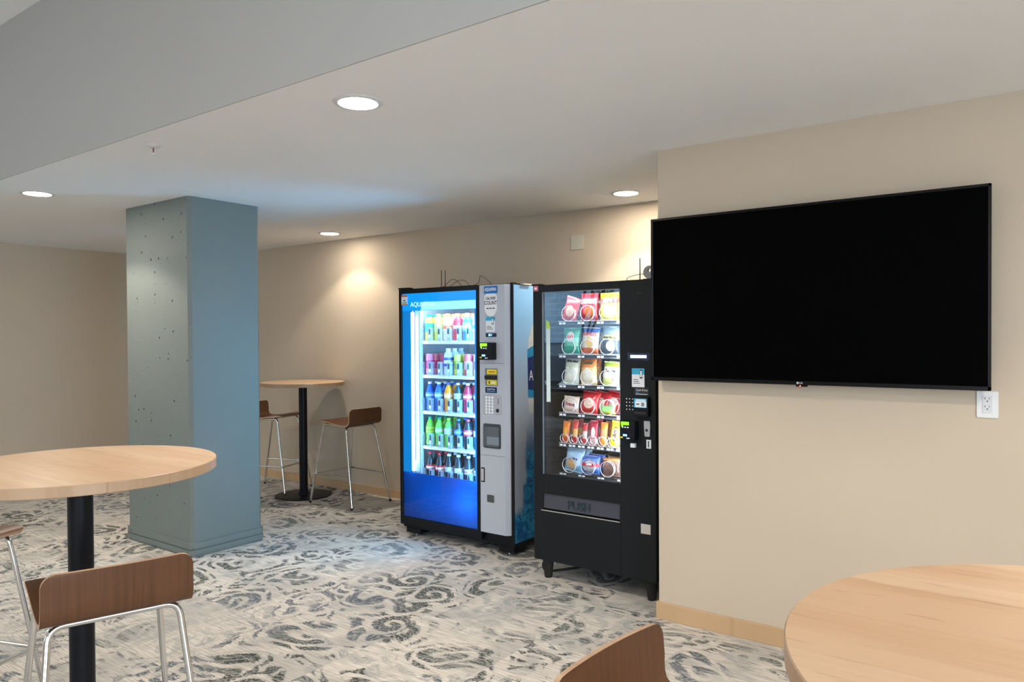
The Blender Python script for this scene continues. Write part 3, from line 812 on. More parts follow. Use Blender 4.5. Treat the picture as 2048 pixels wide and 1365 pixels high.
kp = pp('keypad_plate', -3.160, -3.002, .950, 1.083, simple('keypad_plate_grey', (.42, .44, .48), .4), .003, rad=.008)
for r_ in range(6):
    for c_ in range(3):
        x_, z_ = -3.128+.026*c_, 1.066-.0205*r_
        MB().lathe([(.0, -.0055), (.0085, -.005), (.009, -.003)], (x_, F, z_), 14, axis='y', caps=False).build('key', M['tag_white'], kp)
pp('coin_slot', -3.030, -3.026, 1.020, 1.064, M['dark'], .0036, kp)
MB().lathe([(.0, -.009), (.012, -.007), (.013, -.003)], (-3.033, F, .980), 18, axis='y', caps=False).build('coin_return_button', M['dark'], kp)
dl = pp('cup_window', -3.158, -3.008, .722, .888, simple('window_recess_dark', (.05, .06, .075), .3), .0012, rad=.012)
MB().prism([(-3.150, F-.002), (-3.150, F-.014), (-3.12, F-.024), (-3.05, F-.024), (-3.016, F-.014), (-3.016, F-.002)], 'z', .735, .870).build('curved_flap', glassy('smoky_flap', (.6, .65, .7), .6, .05, (.25, .28, .32), .35), dl)
MB().box(-3.125, -3.02, F-.010, F-.002, .745, .80, .003, 1).build('cup_holder', M['tag_white'], dl)
lk = pp('lock_plate', -3.178, -3.148, .486, .585, M['dk_black'], .003)
MB().box(-3.175, -3.154, F-.007, F-.002, .494, .577, .002, 1).build('lock_bar', M['dk_panel_light'], lk)
cr = pp('coin_return_cup', -3.133, -3.058, .347, .412, M['dk_panel_light'], .003, rad=.010)
pp('coin_return_opening', -3.127, -3.066, .354, .405, simple('coin_cup_dark', (.07, .075, .085), .35), .0036, cr, rad=.008)
# plinth and feet
mb = MB(); mb.box(DX0+.01, DX1-.01, DY+.03, DB-.02, .058, .084)
mb.build('base_rail', M['dk_black'], dm)
for (a, b) in ((-3.94, -3.80), (-3.07, -2.94)):
    for yy in (DY+.03, DB-.12):
        f_ = MB().box(a, b, yy, yy+.10, .018, .060).build('skid', M['black_metal'], dm)
        MB().lathe([(.012, 0), (.010, .006), (.005, .007), (.005, .02)], ((a+b)/2, yy+.04, 0), 14).build('levelling_foot', M['chrome'], f_)
MB().box(DX0+.002, DX0+.10, DY-.004, DY+.05, DTOP-.003, DTOP+.006).build('hinge_plate', M['black_metal'], dm)
MB().box(-2.99, -2.90, DY+.10, DY+.20, DTOP-.012, DTOP-.002).build('top_clip', M['ivory_plastic'], dm)
stk = MB().box(-3.945, -3.882, DY-.001, DY+.0005, 1.714, 1.790).build('door_sticker', M['tag_white'], dm)
for z0_, z1_ in ((1.776, 1.790), (1.714, 1.723)): MB().box(-3.945, -3.882, DY-.0016, DY-.001, z0_, z1_).build('sticker_band', simple('orange_ink', (.80, .16, .03), .5), stk)
MB().box(-3.925, -3.905, DY-.0016, DY-.001, 1.745, 1.753).build('sticker_print', M['ink'], stk)
MB().box(-3.938, -3.890, DY-.0016, DY-.001, 1.728, 1.736).build('sticker_print', simple('green_ink', (.1, .4, .2), .5), stk)

# ---------------- bottles and cans
def bottle_parts(kind):
    """profiles (radius, height) of body, cap, label"""
    if kind == 'sport': return ([(.026, 0), (.034, .004), (.035, .02), (.033, .05), (.035, .08), (.035, .135), (.031, .155), (.021, .172), (.017, .178)], (.019, .177, .197), (.0356, .065, .130))
    if kind == 'soda': return ([(.024, 0), (.031, .006), (.032, .03), (.030, .055), (.033, .10), (.033, .135), (.027, .165), (.016, .190), (.012, .200)], (.0145, .200, .216), (.0336, .098, .140))
    if kind == 'cola': return ([(.024, 0), (.031, .006), (.032, .03), (.0275, .055), (.0325, .10), (.0325, .118), (.025, .150), (.014, .188), (.0115, .200)], (.0145, .200, .216), (.0330, .086, .122))
    if kind == 'can': return ([(.022, 0), (.0285, .006), (.0285, .142), (.0265, .150), (.0255, .155)], None, None)
BM = {}
def bmat(col, rough=.14, alpha=0.0):
    k = (tuple(round(c, 3) for c in col), rough)
    if k not in BM: BM[k] = simple('drink_colour', col, rough, spec=.6)
    return BM[k]
def make_drink(name, kind, body, cap, label, accent, lb, cat, loc, grp):
    t = thing(name, lb, cat, loc, grp)
    bp_, cp_, lp = bottle_parts(kind)
    MB().lathe(bp_, loc, 20).build('body', bmat(body), t)
    if kind == 'can':
        MB().lathe([(.0, .151), (.0235, .151), (.0255, .1555), (.0262, .1545)], loc, 20, caps=False).build('can_lid', M['chrome'], t)
        if accent: MB().lathe([(.0288, .045), (.0288, .105)], loc, 20, caps=False).build('can_print', bmat(accent), t)
    else:
        MB().lathe([(cp_[0], cp_[1]), (cp_[0], cp_[2]-.001), (cp_[0]-.002, cp_[2])], loc, 18).build('cap', bmat(cap, .4), t)
        lo = MB().lathe([(lp[0], lp[1]), (lp[0], lp[2])], loc, 20, caps=False).build('label', bmat(label, .35), t)
        if accent: MB().lathe([(lp[0]+.0003, lp[1]+(lp[2]-lp[1])*.3), (lp[0]+.0003, lp[1]+(lp[2]-lp[1])*.68)], loc, 20, caps=False).build('label_print', bmat(accent, .35), lo)
    return t
W_ = (.80, .86, .90); OR = (.85, .30, .12); RED = (.70, .04, .07); DK = (.03, .035, .05); SIL = (.55, .62, .68); GR = (.05, .50, .10)
rows_ = [
 ('top', [('sport', (.62, .62, .10), (.02, .42, .22), (.05, .45, .45), None, 'lemon yellow drink bottle with green cap', 1),
          ('sport', (.70, .80, .15), OR, (.55, .70, .30), None, 'lime yellow sports drink bottle with orange cap', 1),
          ('sport', (.85, .88, .92), OR, (.80, .85, .88), OR, 'frosty white sports drink bottle with orange cap', 1),
          ('sport', (.85, .08, .12), OR, (.60, .10, .18), W_, 'red sports drink bottle with orange cap', 1),
          ('sport', (.10, .40, .80), OR, (.35, .60, .85), W_, 'blue sports drink bottle with orange cap', 1),
          ('sport', (.90, .50, .10), OR, (.8, .8, .8), (.1, .5, .2), 'orange sports drink bottle with orange cap', 1),
          ('sport', (.75, .75, .80), OR, (.6, .4, .7), W_, 'pale sports drink bottle beside the right edge', 1)]),
 ('second', [('can', (.75, .22, .38), None, None, (.60, .05, .20), 'pink juice can', 1),
          ('can', (.45, .04, .16), None, None, (.30, .02, .10), 'dark red can', 0),
          ('sport', (.60, .78, .92), W_, (.05, .12, .60), W_, 'clear water bottle with white cap and blue label', 1),
          ('can', (.62, .66, .10), None, None, (.30, .42, .05), 'tall olive yellow iced tea can', 1),
          ('can', (.80, .10, .14), None, None, (.85, .35, .35), 'bright red can', 1),
          ('can', (.80, .82, .84), None, None, (.65, .10, .10), 'white can with red print', 1),
          ('can', (.60, .70, .75), None, None, (.2, .4, .6), 'silver blue can', 1)]),
 ('middle', [('soda', (.02, .10, .55), W_, (.04, .22, .75), (.5, .7, .9), 'deep blue bottle with white cap', 1),
          ('soda', (.02, .16, .62), W_, (.10, .45, .85), (.6, .8, .95), 'bright blue bottle with pale blue label', 1),
          ('soda', (.90, .32, .02), (.03, .15, .60), (.92, .48, .15), (.95, .8, .6), 'orange soda bottle with blue cap', 1),
          ('soda', (.02, .05, .06), W_, SIL, (.4, .5, .55), 'dark soda bottle with grey label', 1),
          ('soda', (.45, .02, .06), W_, (.80, .05, .12), W_, 'red juice bottle with white cap', 1),
          ('soda', (.30, .02, .10), W_, (.05, .20, .55), (.8, .8, .1), 'purple bottle with blue and yellow label', 1),
          ('soda', (.05, .05, .10), W_, SIL, None, 'dark bottle with silver label', 1)]),
 ('fourth', [('soda', (.16, .62, .06), (.0, .40, .25), (.55, .85, .15), (.25, .7, .1), 'lime green soda bottle with dark green cap', 1),
          ('soda', (.18, .60, .10), (.0, .42, .25), (.20, .75, .25), (.7, .9, .7), 'green soda bottle with bright green label', 1),
          ('soda', (.14, .52, .10), (.35, .75, .10), SIL, (.4, .6, .5), 'green soda bottle with silver label', 1),
          ('soda', DK, (.04, .20, .75), (.04, .16, .62), (.3, .5, .9), 'dark cola bottle with blue cap and blue label', 1),
          ('soda', DK, (.70, .05, .12), (.72, .06, .12), W_, 'dark cherry cola bottle with red cap', 1),
          ('soda', DK, (.70, .05, .12), SIL, W_, 'dark cola bottle with silver label and red cap', 1),
          ('soda', DK, W_, SIL, None, 'dark cola bottle with white cap', 1)]),
 ('bottom', [('cola', DK, (.75, .04, .06), RED, W_, 'cola bottle with red cap and red label, leftmost', 1),
          ('cola', DK, (.75, .05, .07), (.78, .05, .08), W_, 'cola bottle with red cap, second from left', 1),
          ('cola', DK, W_, SIL, None, 'diet cola bottle with plain silver label, left of the three', 1),
          ('cola', DK, W_, (.60, .66, .72), (.75, .80, .84), 'diet cola bottle with silver label, middle of the three', 1),
          ('cola', DK, W_, (.60, .66, .72), (.7, .25, .25), 'diet cola bottle with silver and red label, right of the three', 1),
          ('cola', DK, W_, (.62, .68, .72), (.6, .3, .3), 'cola bottle with white cap, nearly hidden by the right edge', 1),
          ('cola', DK, W_, SIL, None, 'cola bottle with white cap in the hidden column', 0)]),
]
for ri, (rn, items) in enumerate(rows_):
    for k, (kind, body, cap, label, acc, lb, front) in enumerate(items):
        grp = 'drinks on the %s shelf of the vending machine' % rn
        nm = 'drink_can' if kind == 'can' else 'drink_bottle'
        n = 3 if kind != 'can' else 4
        dy = .074 if kind != 'can' else .062
        first = None
        for d in range(n):
            if d == 0 and not front: continue
            ph = (ri*7+k)*2.39+d
            loc = (PX[k]+.0015*math.sin(ph), SY+.040+dy*d, SH[ri])
            where = ', front of its column, %s drinks shelf' % rn if d == 0 else (', %s in its column, %s drinks shelf' % (['', 'second', 'third', 'fourth'][d], rn))
            L_ = lb.split(', ')[0] if d else lb
            lab = L_ + (', %s drinks shelf' % rn if ',' in L_ else where)
            if first is None:
                first = make_drink(nm, kind, body, cap, label, acc, lab, 'can' if kind == 'can' else 'bottle', loc, grp)
            else:
                o = copy_tree(first); o.location = loc; o['label'] = lab

# ================================================================== snack machine
KX0, KX1, KY, KB, KZ0, KZ1 = -2.576, -1.766, 3.72, 4.62, .122, 1.786
M['sn_black'] = simple('snack_machine_black', (0.009, 0.0105, 0.0125), 0.5, spec=0.22, var=.1)
M['sn_in'] = simple('snack_interior_black', (0.018, 0.02, 0.024), 0.5)
M['tray'] = simple('dark_tray', (0.05, 0.055, 0.06), 0.35)
M['coil'] = simple('white_coated_coil', (0.75, 0.78, 0.82), 0.25, 0.3)
sm = thing('snack_vending_machine', 'black glass-front snack vending machine on tapered legs, standing beside the wall corner', 'vending machine', (-2.17, 4.17, 0))
ax0, ax1, az0, az1 = -2.511, -1.984, .645, 1.743          # window
bx0, bx1, bz0, bz1 = -2.521, -1.988, .430, .528           # delivery bay
mb = MB()
mb.box(KX0+.004, KX0+.03, KY+.05, KB, KZ0, KZ1-.006).box(KX1+.0, KX1+.03, KY+.05, KB, KZ0, KZ1-.006).box(KX0+.004, KX1+.03, KB-.03, KB, KZ0, KZ1-.006)
mb.box(KX0+.004, KX1+.03, KY+.05, KB, KZ1-.03, KZ1-.006).box(KX0+.004, KX1+.03, KY+.05, KB, KZ0, KZ0+.03)
mb.build('cabinet', M['sn_black'], sm)
mb = MB()
mb.box(KX0+.03, KX0+.045, KY+.05, KB-.03, .56, KZ1-.03).box(-1.972, -1.962, KY+.05, KB-.03, .56, KZ1-.03).box(KX0+.045, -1.972, KB-.05, KB-.03, .56, KZ1-.03)
mb.box(KX0+.045, -1.972, KY+.05, KB-.05, .55, .565)
mb.build('inner_walls', M['sn_in'], sm)
d = MB(); T = KY+.05
d.box(KX0, ax0, KY, T, KZ0, KZ1, .003, 1).box(ax1, KX1, KY, T, KZ0, KZ1, .003, 1).box(ax0-.001, ax1+.001, KY, T, az1, KZ1-.001)
d.box(bx1, ax1+.004, KY+.001, T, bz0, az0).box(ax0-.002, ax1+.001, KY, T, bz1, az0).box(ax0-.002, ax1+.001, KY, T, KZ0+.001, bz0)
sdoor = d.build('door', M['sn_black'], sm, smooth=False)
MB().quad([(ax0, KY+.013, az0), (ax1, KY+.013, az0), (ax1, KY+.013, az1), (ax0, KY+.013, az1)]).build('glass_pane', M['clear_glass_strong'], sdoor)
mb = MB(); e = .005
mb.box(ax0, ax1, KY+.004, KY+.012, az1-e, az1).box(ax1-e, ax1, KY+.004, KY+.012, az0, az1).box(ax0, ax0+e, KY+.004, KY+.012, az0, az1)
mb.build('window_trim', simple('grey_window_trim', (.18, .22, .26), .4), sdoor)
MB().box(ax1-.012, ax1-.006, KY+.022, KY+.032, az0+.03, az1-.01).build('light_strip', simple('lit_led_strip', (1, 1, 1), .5, emis=(.80, .90, 1), es=5), sdoor)
area('snack_cabinet_light', (ax1-.02, KY+.045, 1.2), (-1, .75, 0), .03, 1.05, 2.9, (.88, .95, 1.0))
area('snack_cabinet_light', (-2.24, KY+.07, az1-.02), (0, .35, -1), .48, .03, .7, (.88, .95, 1.0))
# delivery bay and flap
mb = MB(); mb.box(bx0, bx1, T, T+.16, bz0, bz0+.004).box(bx0, bx1, T+.16, T+.165, bz0, bz1).box(bx0-.004, bx0, T, T+.16, bz0, bz1).box(bx1, bx1+.004, T, T+.16, bz0, bz1)
mb.build('delivery_bay', M['dark'], sdoor)
flap = MB(); tilt = .035
flap.prism([(KY+.012, bz1-.002), (KY+.020, bz1-.002), (KY+.020+tilt-.03, bz0+.010), (KY+.010, bz0+.008)], 'x', bx0+.006, bx1-.006)
flap = flap.build('delivery_flap', simple('flap_grey_plastic', (.055, .058, .075), .35), sdoor, smooth=False)
text('flap_lettering', 'PUSH', .072, (-2.262, KY+.009, .474), simple('embossed_letters', (.012, .03, .05), .3), flap, sx=.92, bold=.001, depth=.004)
MB().box(bx0, bx1, KY-.004, KY+.003, bz0-.006, bz0-.001).build('bay_lip', simple('steel_lip', (.62, .6, .56), .3, .6), sdoor)
def sp2(name, x0, x1, z0, z1, mat, d=.002, parent=None, rad=0.0):
    m_ = MB()
    if rad: m_.rbox('y', KY-d, KY, x0, x1, z0, z1, rad)
    else: m_.box(x0, x1, KY-d, KY, z0, z1)
    return m_.build(name, mat, parent or sdoor, smooth=False)
lb_ = sp2('lit_message_bar', -1.918, -1.820, 1.353, 1.369, simple('lit_message_bar', (.3, .4, .9), .4, emis=(.42, .55, 1.0), es=1.8), .002)
sp2('message_bar_housing', -1.936, -1.800, 1.340, 1.382, simple('dark_blue_glass', (.006, .008, .03), .2), .0012)
sp2('upper_cover', -1.938, -1.782, 1.393, 1.522, M['sn_black'], .004)
for q in range(3): sp2('vent_hole', -1.883+.012*q, -1.877+.012*q, 1.706, 1.720, M['dark'], .0008)
ic = sp2('instruction_card', -1.909, -1.833, 1.192, 1.296, M['tag_white'], .002)
sp2('card_header', -1.909, -1.833, 1.262, 1.296, M['cyan_ink'], .0026, ic)
sp2('phone_picture', -1.860, -1.845, 1.240, 1.288, M['ink'], .003, ic); sp2('phone_picture', -1.858, -1.847, 1.248, 1.282, M['tag_white'], .0034, ic)
for q in range(3): sp2('small_print', -1.900, -1.872+.006*q, 1.232-.010*q, 1.235-.010*q, M['dk_black'], .0026, ic)
pl_ = sp2('price_label', -1.893, -1.808, 1.146, 1.188, simple('label_black', (.02, .02, .022), .5), .0012)
text('label_lettering', 'Cash Price', .016, (-1.850, KY-.0016, 1.176), M['white_ink'], pl_); sp2('small_print', -1.886, -1.815, 1.152, 1.155, M['tag_white'], .0018, pl_); sp2('small_print', -1.884, -1.868, 1.160, 1.166, M['blue_ink'], .0018, pl_)
kp2 = sp2('keypad', -1.952, -1.894, 1.058, 1.134, M['sn_black'], .0012)
for r_ in range(4):
    for c_ in range(3): MB().lathe([(0, -.004), (.0032, -.0035), (.0035, -.0012)], (-1.942+.0185*c_, KY, 1.125-.0195*r_), 10, axis='y', caps=False).build('key', M['tag_white'], kp2)
ba = MB().rbox('y', KY-.03, KY, -1.886, -1.798, 1.034, 1.140, .006).build('bill_acceptor', M['black_metal'], sdoor, smooth=False)
def q_(n, x0, x1, z0, z1, mat, d): MB().box(x0, x1, KY-d, KY-.03, z0, z1).build(n, mat, ba)
q_('acceptor_label', -1.882, -1.806, 1.082, 1.132, M['cyan_ink'], .031); q_('acceptor_print', -1.874, -1.808, 1.084, 1.118, M['tag_white'], .0316)
q_('acceptor_print', -1.870, -1.812, 1.120, 1.127, M['white_ink'], .0316); q_('acceptor_print', -1.838, -1.820, 1.090, 1.110, simple('faint_ink', (.2, .25, .3), .5), .0320); q_('acceptor_print', -1.868, -1.850, 1.098, 1.104, M['ink'], .0320)
q_('bill_slot', -1.880, -1.808, 1.046, 1.060, M['dark'], .034)
card_reader(sdoor, -1.962, -1.872, .900, 1.006, KY, .045)
cl = MB().prism([(-1.832, 1.008), (-1.832, .985), (-1.828, .923), (-1.798, .923), (-1.795, .985), (-1.798, 1.008)], 'y', KY-.012, KY).build('coin_return_lever', simple('brushed_steel', (.55, .55, .56), .35, .7), sdoor, smooth=False)
MB().lathe([(.008, -.014), (.008, -.012)], (-1.816, KY, .958), 14, axis='y').build('lever_screw', M['ink'], cl)
cs = sp2('coin_plate', -1.822, -1.794, .857, .905, M['tag_white'], .003); sp2('coin_slot', -1.812, -1.806, .864, .898, M['ink'], .0036, cs)
MB().box(-1.911, -1.883, KY-.022, KY, .857, .881, .002, 1).build('lock_button', M['tag_white'], sdoor)
sp2('steel_plate', -1.857, -1.799, .384, .438, simple('matt_steel_plate', (.58, .54, .49), .5), .003)
st = sp2('door_sticker', -2.570, -2.536, 1.750, 1.782, simple('pink_sticker', (.60, .12, .16), .5), .001); sp2('sticker_print', -2.562, -2.545, 1.760, 1.772, M['tag_white'], .0014, st)
tb = MB().prism([(-2.487, 1.082), (-2.459, 1.082), (-2.459, 1.535), (-2.466, 1.560), (-2.487, 1.575)], 'y', KY+.0112, KY+.0118).build('energy_strip_sticker', simple('white_sticker', (.62, .74, .78), .5), sdoor, smooth=False)
MB().prism([(-2.487, 1.522), (-2.459, 1.522), (-2.459, 1.535), (-2.466, 1.560), (-2.487, 1.575)], 'y', KY+.0106, KY+.0112).build('sticker_green_tip', simple('lime_sticker', (.45, .65, .12), .5), tb, smooth=False)
MB().box(KX0-.006, KX0+.06, KY-.004, KY+.04, KZ1-.001, KZ1+.006).build('hinge_plate', M['black_metal'], sm)
for (lx_, ly_) in ((-2.519, 3.79), (-1.828, 3.79), (-2.519, 4.55), (-1.828, 4.55)):
    MB().lathe([(.022, 0), (.024, .008), (.034, .10), (.036, KZ0)], (lx_, ly_, 0), 24).build('leg', M['rubber'], sm)
# trays with price tags and coils
TZ = [1.562, 1.362, 1.182, 1.010, .826, .650]
TX = [-2.442+.1305*k for k in range(5)]
TY = 3.80
for r_, z in enumerate(TZ):
    x1 = -1.975; x0 = -2.446
    mb = MB(); mb.box(x0, x1, TY, TY+.006, z-.020, z+.002).box(x0, x1, TY, TY+.62, z-.006, z-.001)
    tr = mb.build('tray', M['tray'], sm, smooth=False)
    cols = 4 if r_ != 4 else 8
    for k in range(cols):
        xa = TX[0]+.1305*k if cols == 4 else TX[0]+.0645*k
        if xa > -2.0: continue
        for j, (o_, w_) in enumerate(((.004, .020), (.030, .018))):
            MB().box(xa+o_, xa+o_+w_, TY-.001, TY, z-.014, z-.002).build('price_tag', M['tag_white'], tr)
        pitch = .050 if cols == 4 else .034
        rr = .046 if cols == 4 else .028
        cx = xa+.066 if cols == 4 else xa+.033
        if cx+rr > -1.978: continue
        pts = []
        n = int(.30/pitch*14)
        for i in range(n):
            a = 2*PI*i/14
            pts.append((cx+rr*math.sin(a), TY+.003+pitch*max(0, i-14)/14, z+.004+rr-rr*math.cos(a)))
        MB().tube(pts, .0019, 6).build('coil', M['coil'], tr)
    if r_ < 5: MB().box(x0, x1, TY+.004, TY+.008, z+.003, z+.006).build('tray_rail', M['coil'], tr)

# ---------------- bags and bars
def bag_mat(name, top, mid, low, ell=None, ex=.5, ez=.35, er=.2, z1=.62, z2=.3, crinkle=.35, rough=.28):
    m, nt, b = new_mat(name); (x, y, z), v = coords(nt, 'Generated')
    (ox, oy, oz), ov = coords(nt)
    n = noise(nt, ov, 26, 3, .6)
    zz = z + (n-0.5)*0.10
    col = mix(nt, zz.step(z1-.015, z1+.015), mid, top)
    col = mix(nt, zz.step(z2+.015, z2-.015), col, low)
    if ell:
        dx = (x-ex)*1.0; dz = (z-ez)*1.15
        r = (dx*dx+dz*dz)._m('SQRT') + (n-0.5)*0.05
        col = mix(nt, r.step(er+.015, er-.015), col, ell)
        n2 = noise(nt, ov, 90, 2, .6)
        col = mix(nt, r.step(er-.03, er-.05)*n2.step(.45, .6)*.6, col, tuple(c*.55 for c in ell))
    nt.links.new(col, b.inputs['Base Color']); b.inputs['Roughness'].default_value = rough
    b.inputs['Specular IOR Level'].default_value = .6
    bump(nt, b, noise(nt, ov, 22, 3, .55, .8), crinkle, .012)
    return m
def bag_geo(w, h, dp, nx=16, nz=18, crimp=.06):
    def dep(u, v):      # u,v in -1..1
        a = max(0, 1-abs(u)**3.0)**.6; vv = abs(v)
        b = 0 if vv > 1-crimp*2 else (1-(vv/(1-crimp*2))**2.6)**.7
        return dp/2*a*b
    def wid(v): return w/2*(1-.07*(1-abs(v)**2))*(1.0)
    bm = bmesh.new(); F_, B_ = [], []
    for j in range(nz+1):
        v = -1+2*j/nz; fr, bk = [], []
        for i in range(nx+1):
            u = -1+2*i/nx; hw = wid(v); wave = .0012*math.sin(u*17) if abs(v) > .9 else 0
            x = u*hw; z = h*(v+1)/2
            q = dep(u, v)+.0006
            fr.append(bm.verts.new((x, -q+wave, z))); bk.append(bm.verts.new((x, q+wave, z)))
        F_.append(fr); B_.append(bk)
    for j in range(nz):
        for i in range(nx):
            bm.faces.new((F_[j][i], F_[j][i+1], F_[j+1][i+1], F_[j+1][i])); bm.faces.new((B_[j][i+1], B_[j][i], B_[j+1][i], B_[j+1][i+1]))
        bm.faces.new((F_[j][0], F_[j+1][0], B_[j+1][0], B_[j][0])); bm.faces.new((F_[j][nx], B_[j][nx], B_[j+1][nx], F_[j+1][nx]))
    for i in range(nx):
        bm.faces.new((F_[0][i], B_[0][i], B_[0][i+1], F_[0][i+1])); bm.faces.new((F_[nz][i], F_[nz][i+1], B_[nz][i+1], B_[nz][i]))
    surf = lambda x, z: -dep(max(-1, min(1, x/wid(2*z/h-1))), max(-1, min(1, 2*z/h-1)))-.0012
    return bm, surf
def crimp_strip(w, h, z0, z1):
    mb = MB(); n = 24
    for i in range(n):
        x = -w/2+w*i/n; mb.box(x+.0002, x+w/n-.0008, -.0022, -.0012, z0, z1)
    return mb
def make_bag(name, lb, cat, w, h, dp, mat, loc, tilt=0, lean=4, yaw=0, word=None, wsize=.03, wz=.72, wcol=None, wsx=.9, grp=None, extra=0, band=None, wrot=0, wx=0):
    t = thing(name, lb, cat, (0, 0, 0), grp)
    bm, surf = bag_geo(w, h, dp); mb = MB(); mb.bm = bm
    mb.build('wrapper', mat, t, angle=60)
    sm_ = M['seal_' + str(id(mat))] if ('seal_' + str(id(mat))) in M else None
    for z0_, z1_ in ((.001, .045*h), (.955*h, h-.001)):
        MB().box(-w/2+.001, w/2-.001, -.0014, .0014, z0_, z1_).build('sealed_edge', mat, t)
    if band:
        (bz0_, bz1_, bc) = band; bb = bmesh.new(); rows = []
        for z_ in (bz0_*h, (bz0_+bz1_)/2*h, bz1_*h):
            rows.append([bb.verts.new((-w*.47+w*.94*i/12, surf(-w*.47+w*.94*i/12, z_)-.0006, z_)) for i in range(13)])
        for a_ in range(2):
            for i in range(12): bb.faces.new((rows[a_][i], rows[a_][i+1], rows[a_+1][i+1], rows[a_+1][i]))
        mb = MB(); mb.bm = bb; mb.build('printed_band', bc, t)
    if word:
        me = text_mesh(word, wsize, .0004, .0012, wsx)
        cr_, sr_ = math.cos(wrot), math.sin(wrot)
        for v in me.vertices:
            x, z_ = v.co.x*cr_-v.co.y*sr_+wx, v.co.x*sr_+v.co.y*cr_+wz*h
            v.co = (x, surf(x, z_)-.0012-v.co.z, z_)
        me.materials.append(wcol or M['white_ink'])
        o = bpy.data.objects.new('printed_name', me); C.objects.link(o); o.parent = t
    loc = (loc[0]-.020, loc[1], loc[2])
    t.location = loc; t.rotation_euler = (math.radians(-lean), math.radians(tilt), math.radians(yaw))
    for k in range(extra):
        c_ = copy_tree(t); c_.location = Vector(loc)+Vector((.004*(k+1)*(-1)**k, .052*(k+1), .002)); c_['label'] = lb.split(',')[0] + (', directly behind the front one' if k == 0 else ', third one back')
    return t
P = lambda r, g, b: lin(r, g, b)
red_txt = M['red_ink']; dark_txt = M['ink']; wht = M['white_ink']
G1, G2, G3, G4, G5, G6 = ['snacks on the %s tray' % q for q in ('top', 'second', 'third', 'fourth', 'fifth', 'bottom')]
chip = P(215, 130, 60)
FY = 3.842
make_bag('snack_bag', 'small red chip bag tilted and sliding off at the left end of top tray', 'snack bag', .105, .150, .035, bag_mat('red_chip_bag_a', P(150, 40, 45), P(200, 50, 45), P(215, 50, 40), P(235, 190, 160), .5, .42, .26), (-2.372, FY-.012, TZ[0]+.005), tilt=17, lean=2, grp=G1)
make_bag('snack_bag', 'red tortilla chip bag with white name, second on the top tray', 'snack bag', .118, .166, .045, bag_mat('red_tortilla_bag', P(190, 30, 40), P(205, 40, 45), P(170, 25, 35), P(205, 110, 50), .55, .30, .24), (-2.233, FY, TZ[0]+.004), word='Doritos', wsize=.033, wz=.68, wsx=1.0, grp=G1, extra=1)
make_bag('snack_bag', 'yellow potato chip bag at the right of the top tray', 'snack bag', .122, .164, .05, bag_mat('yellow_chip_bag', P(225, 215, 40), P(235, 225, 60), P(225, 215, 60), P(238, 228, 150), .5, .33, .27), (-2.098, FY, TZ[0]+.004), word="Lay's", wsize=.034, wz=.70, wcol=wht, grp=G1, extra=1, band=(.61, .79, simple('red_name_banner', P(205, 35, 40), .4)), tilt=-1)
make_bag('snack_bag', 'green chip bag with white oval, left of the second tray', 'snack bag', .120, .162, .045, bag_mat('green_chip_bag', P(60, 165, 130), P(120, 205, 175), P(20, 160, 125), P(240, 225, 215), .5, .66, .22), (-2.358, FY, TZ[1]+.004), word="Lay's", wsize=.026, wz=.66, wcol=red_txt, grp=G2, extra=1)
make_bag('snack_bag', 'blue, white and orange ridged chip bag, middle of the second tray', 'snack bag', .122, .164, .045, bag_mat('ridged_chip_bag', P(35, 90, 175), P(225, 225, 225), P(225, 110, 50), P(235, 200, 120), .55, .45, .22, z1=.80, z2=.24), (-2.232, FY, TZ[1]+.004), tilt=3, word='RUFFLES', wsize=.027, wz=.74, wcol=red_txt, grp=G2, extra=1)
make_bag('snack_bag', 'black popcorn bag with a yellow name band, right of the second tray', 'snack bag', .124, .168, .05, bag_mat('black_popcorn_bag', P(120, 140, 150), P(60, 72, 82), P(70, 85, 95), P(225, 215, 190), .55, .30, .20), (-2.094, FY, TZ[1]+.004), tilt=3, word='Smartfood', wsize=.021, wz=.60, wcol=dark_txt, grp=G2, extra=1, band=(.52, .68, simple('yellow_name_band', P(225, 195, 80), .4)))
make_bag('snack_bag', 'pale white and green bag, left of the third tray', 'snack bag', .112, .166, .035, bag_mat('pale_green_bag', P(205, 210, 190), P(238, 240, 225), P(165, 195, 80), P(200, 220, 190), .45, .62, .12, z2=.07), (-2.362, FY, TZ[2]+.004), tilt=5, word='lightly salted', wsize=.017, wz=.84, wcol=dark_txt, grp=G3, extra=1)
make_bag('snack_bag', 'orange and yellow snack mix bag, middle of the third tray', 'snack bag', .112, .166, .045, bag_mat('orange_mix_bag', P(225, 130, 60), P(238, 190, 110), P(235, 220, 180), P(240, 235, 220), .5, .35, .28), (-2.236, FY, TZ[2]+.004), tilt=-2, word='Cheddar', wsize=.024, wz=.78, wcol=simple('green_name', P(50, 90, 40), .5), grp=G3, extra=1)
make_bag('snack_bag', 'green onion flavoured bag at the right of third tray, smaller than its neighbours', 'snack bag', .112, .140, .04, bag_mat('onion_bag', P(150, 175, 60), P(232, 232, 205), P(205, 215, 140), P(200, 120, 150), .72, .25, .11, z1=.78), (-2.090, FY, TZ[2]+.004), tilt=4, word='Funyuns', wsize=.022, wz=.62, wcol=dark_txt, grp=G3, extra=1)
make_bag('snack_bag', 'crumpled white and cream bag, low at the left of the fourth tray', 'snack bag', .112, .098, .035, bag_mat('cream_bag', P(230, 215, 200), P(242, 235, 228), P(235, 215, 200), None), (-2.364, FY, TZ[3]+.004), tilt=3, word='Fritos', wsize=.030, wz=.50, wcol=simple('maroon_name', P(150, 40, 60), .5), grp=G4)
rb = bag_mat('red_baked_bag', P(205, 35, 50), P(210, 50, 60), P(200, 50, 55), P(240, 215, 195), .5, .45, .27)
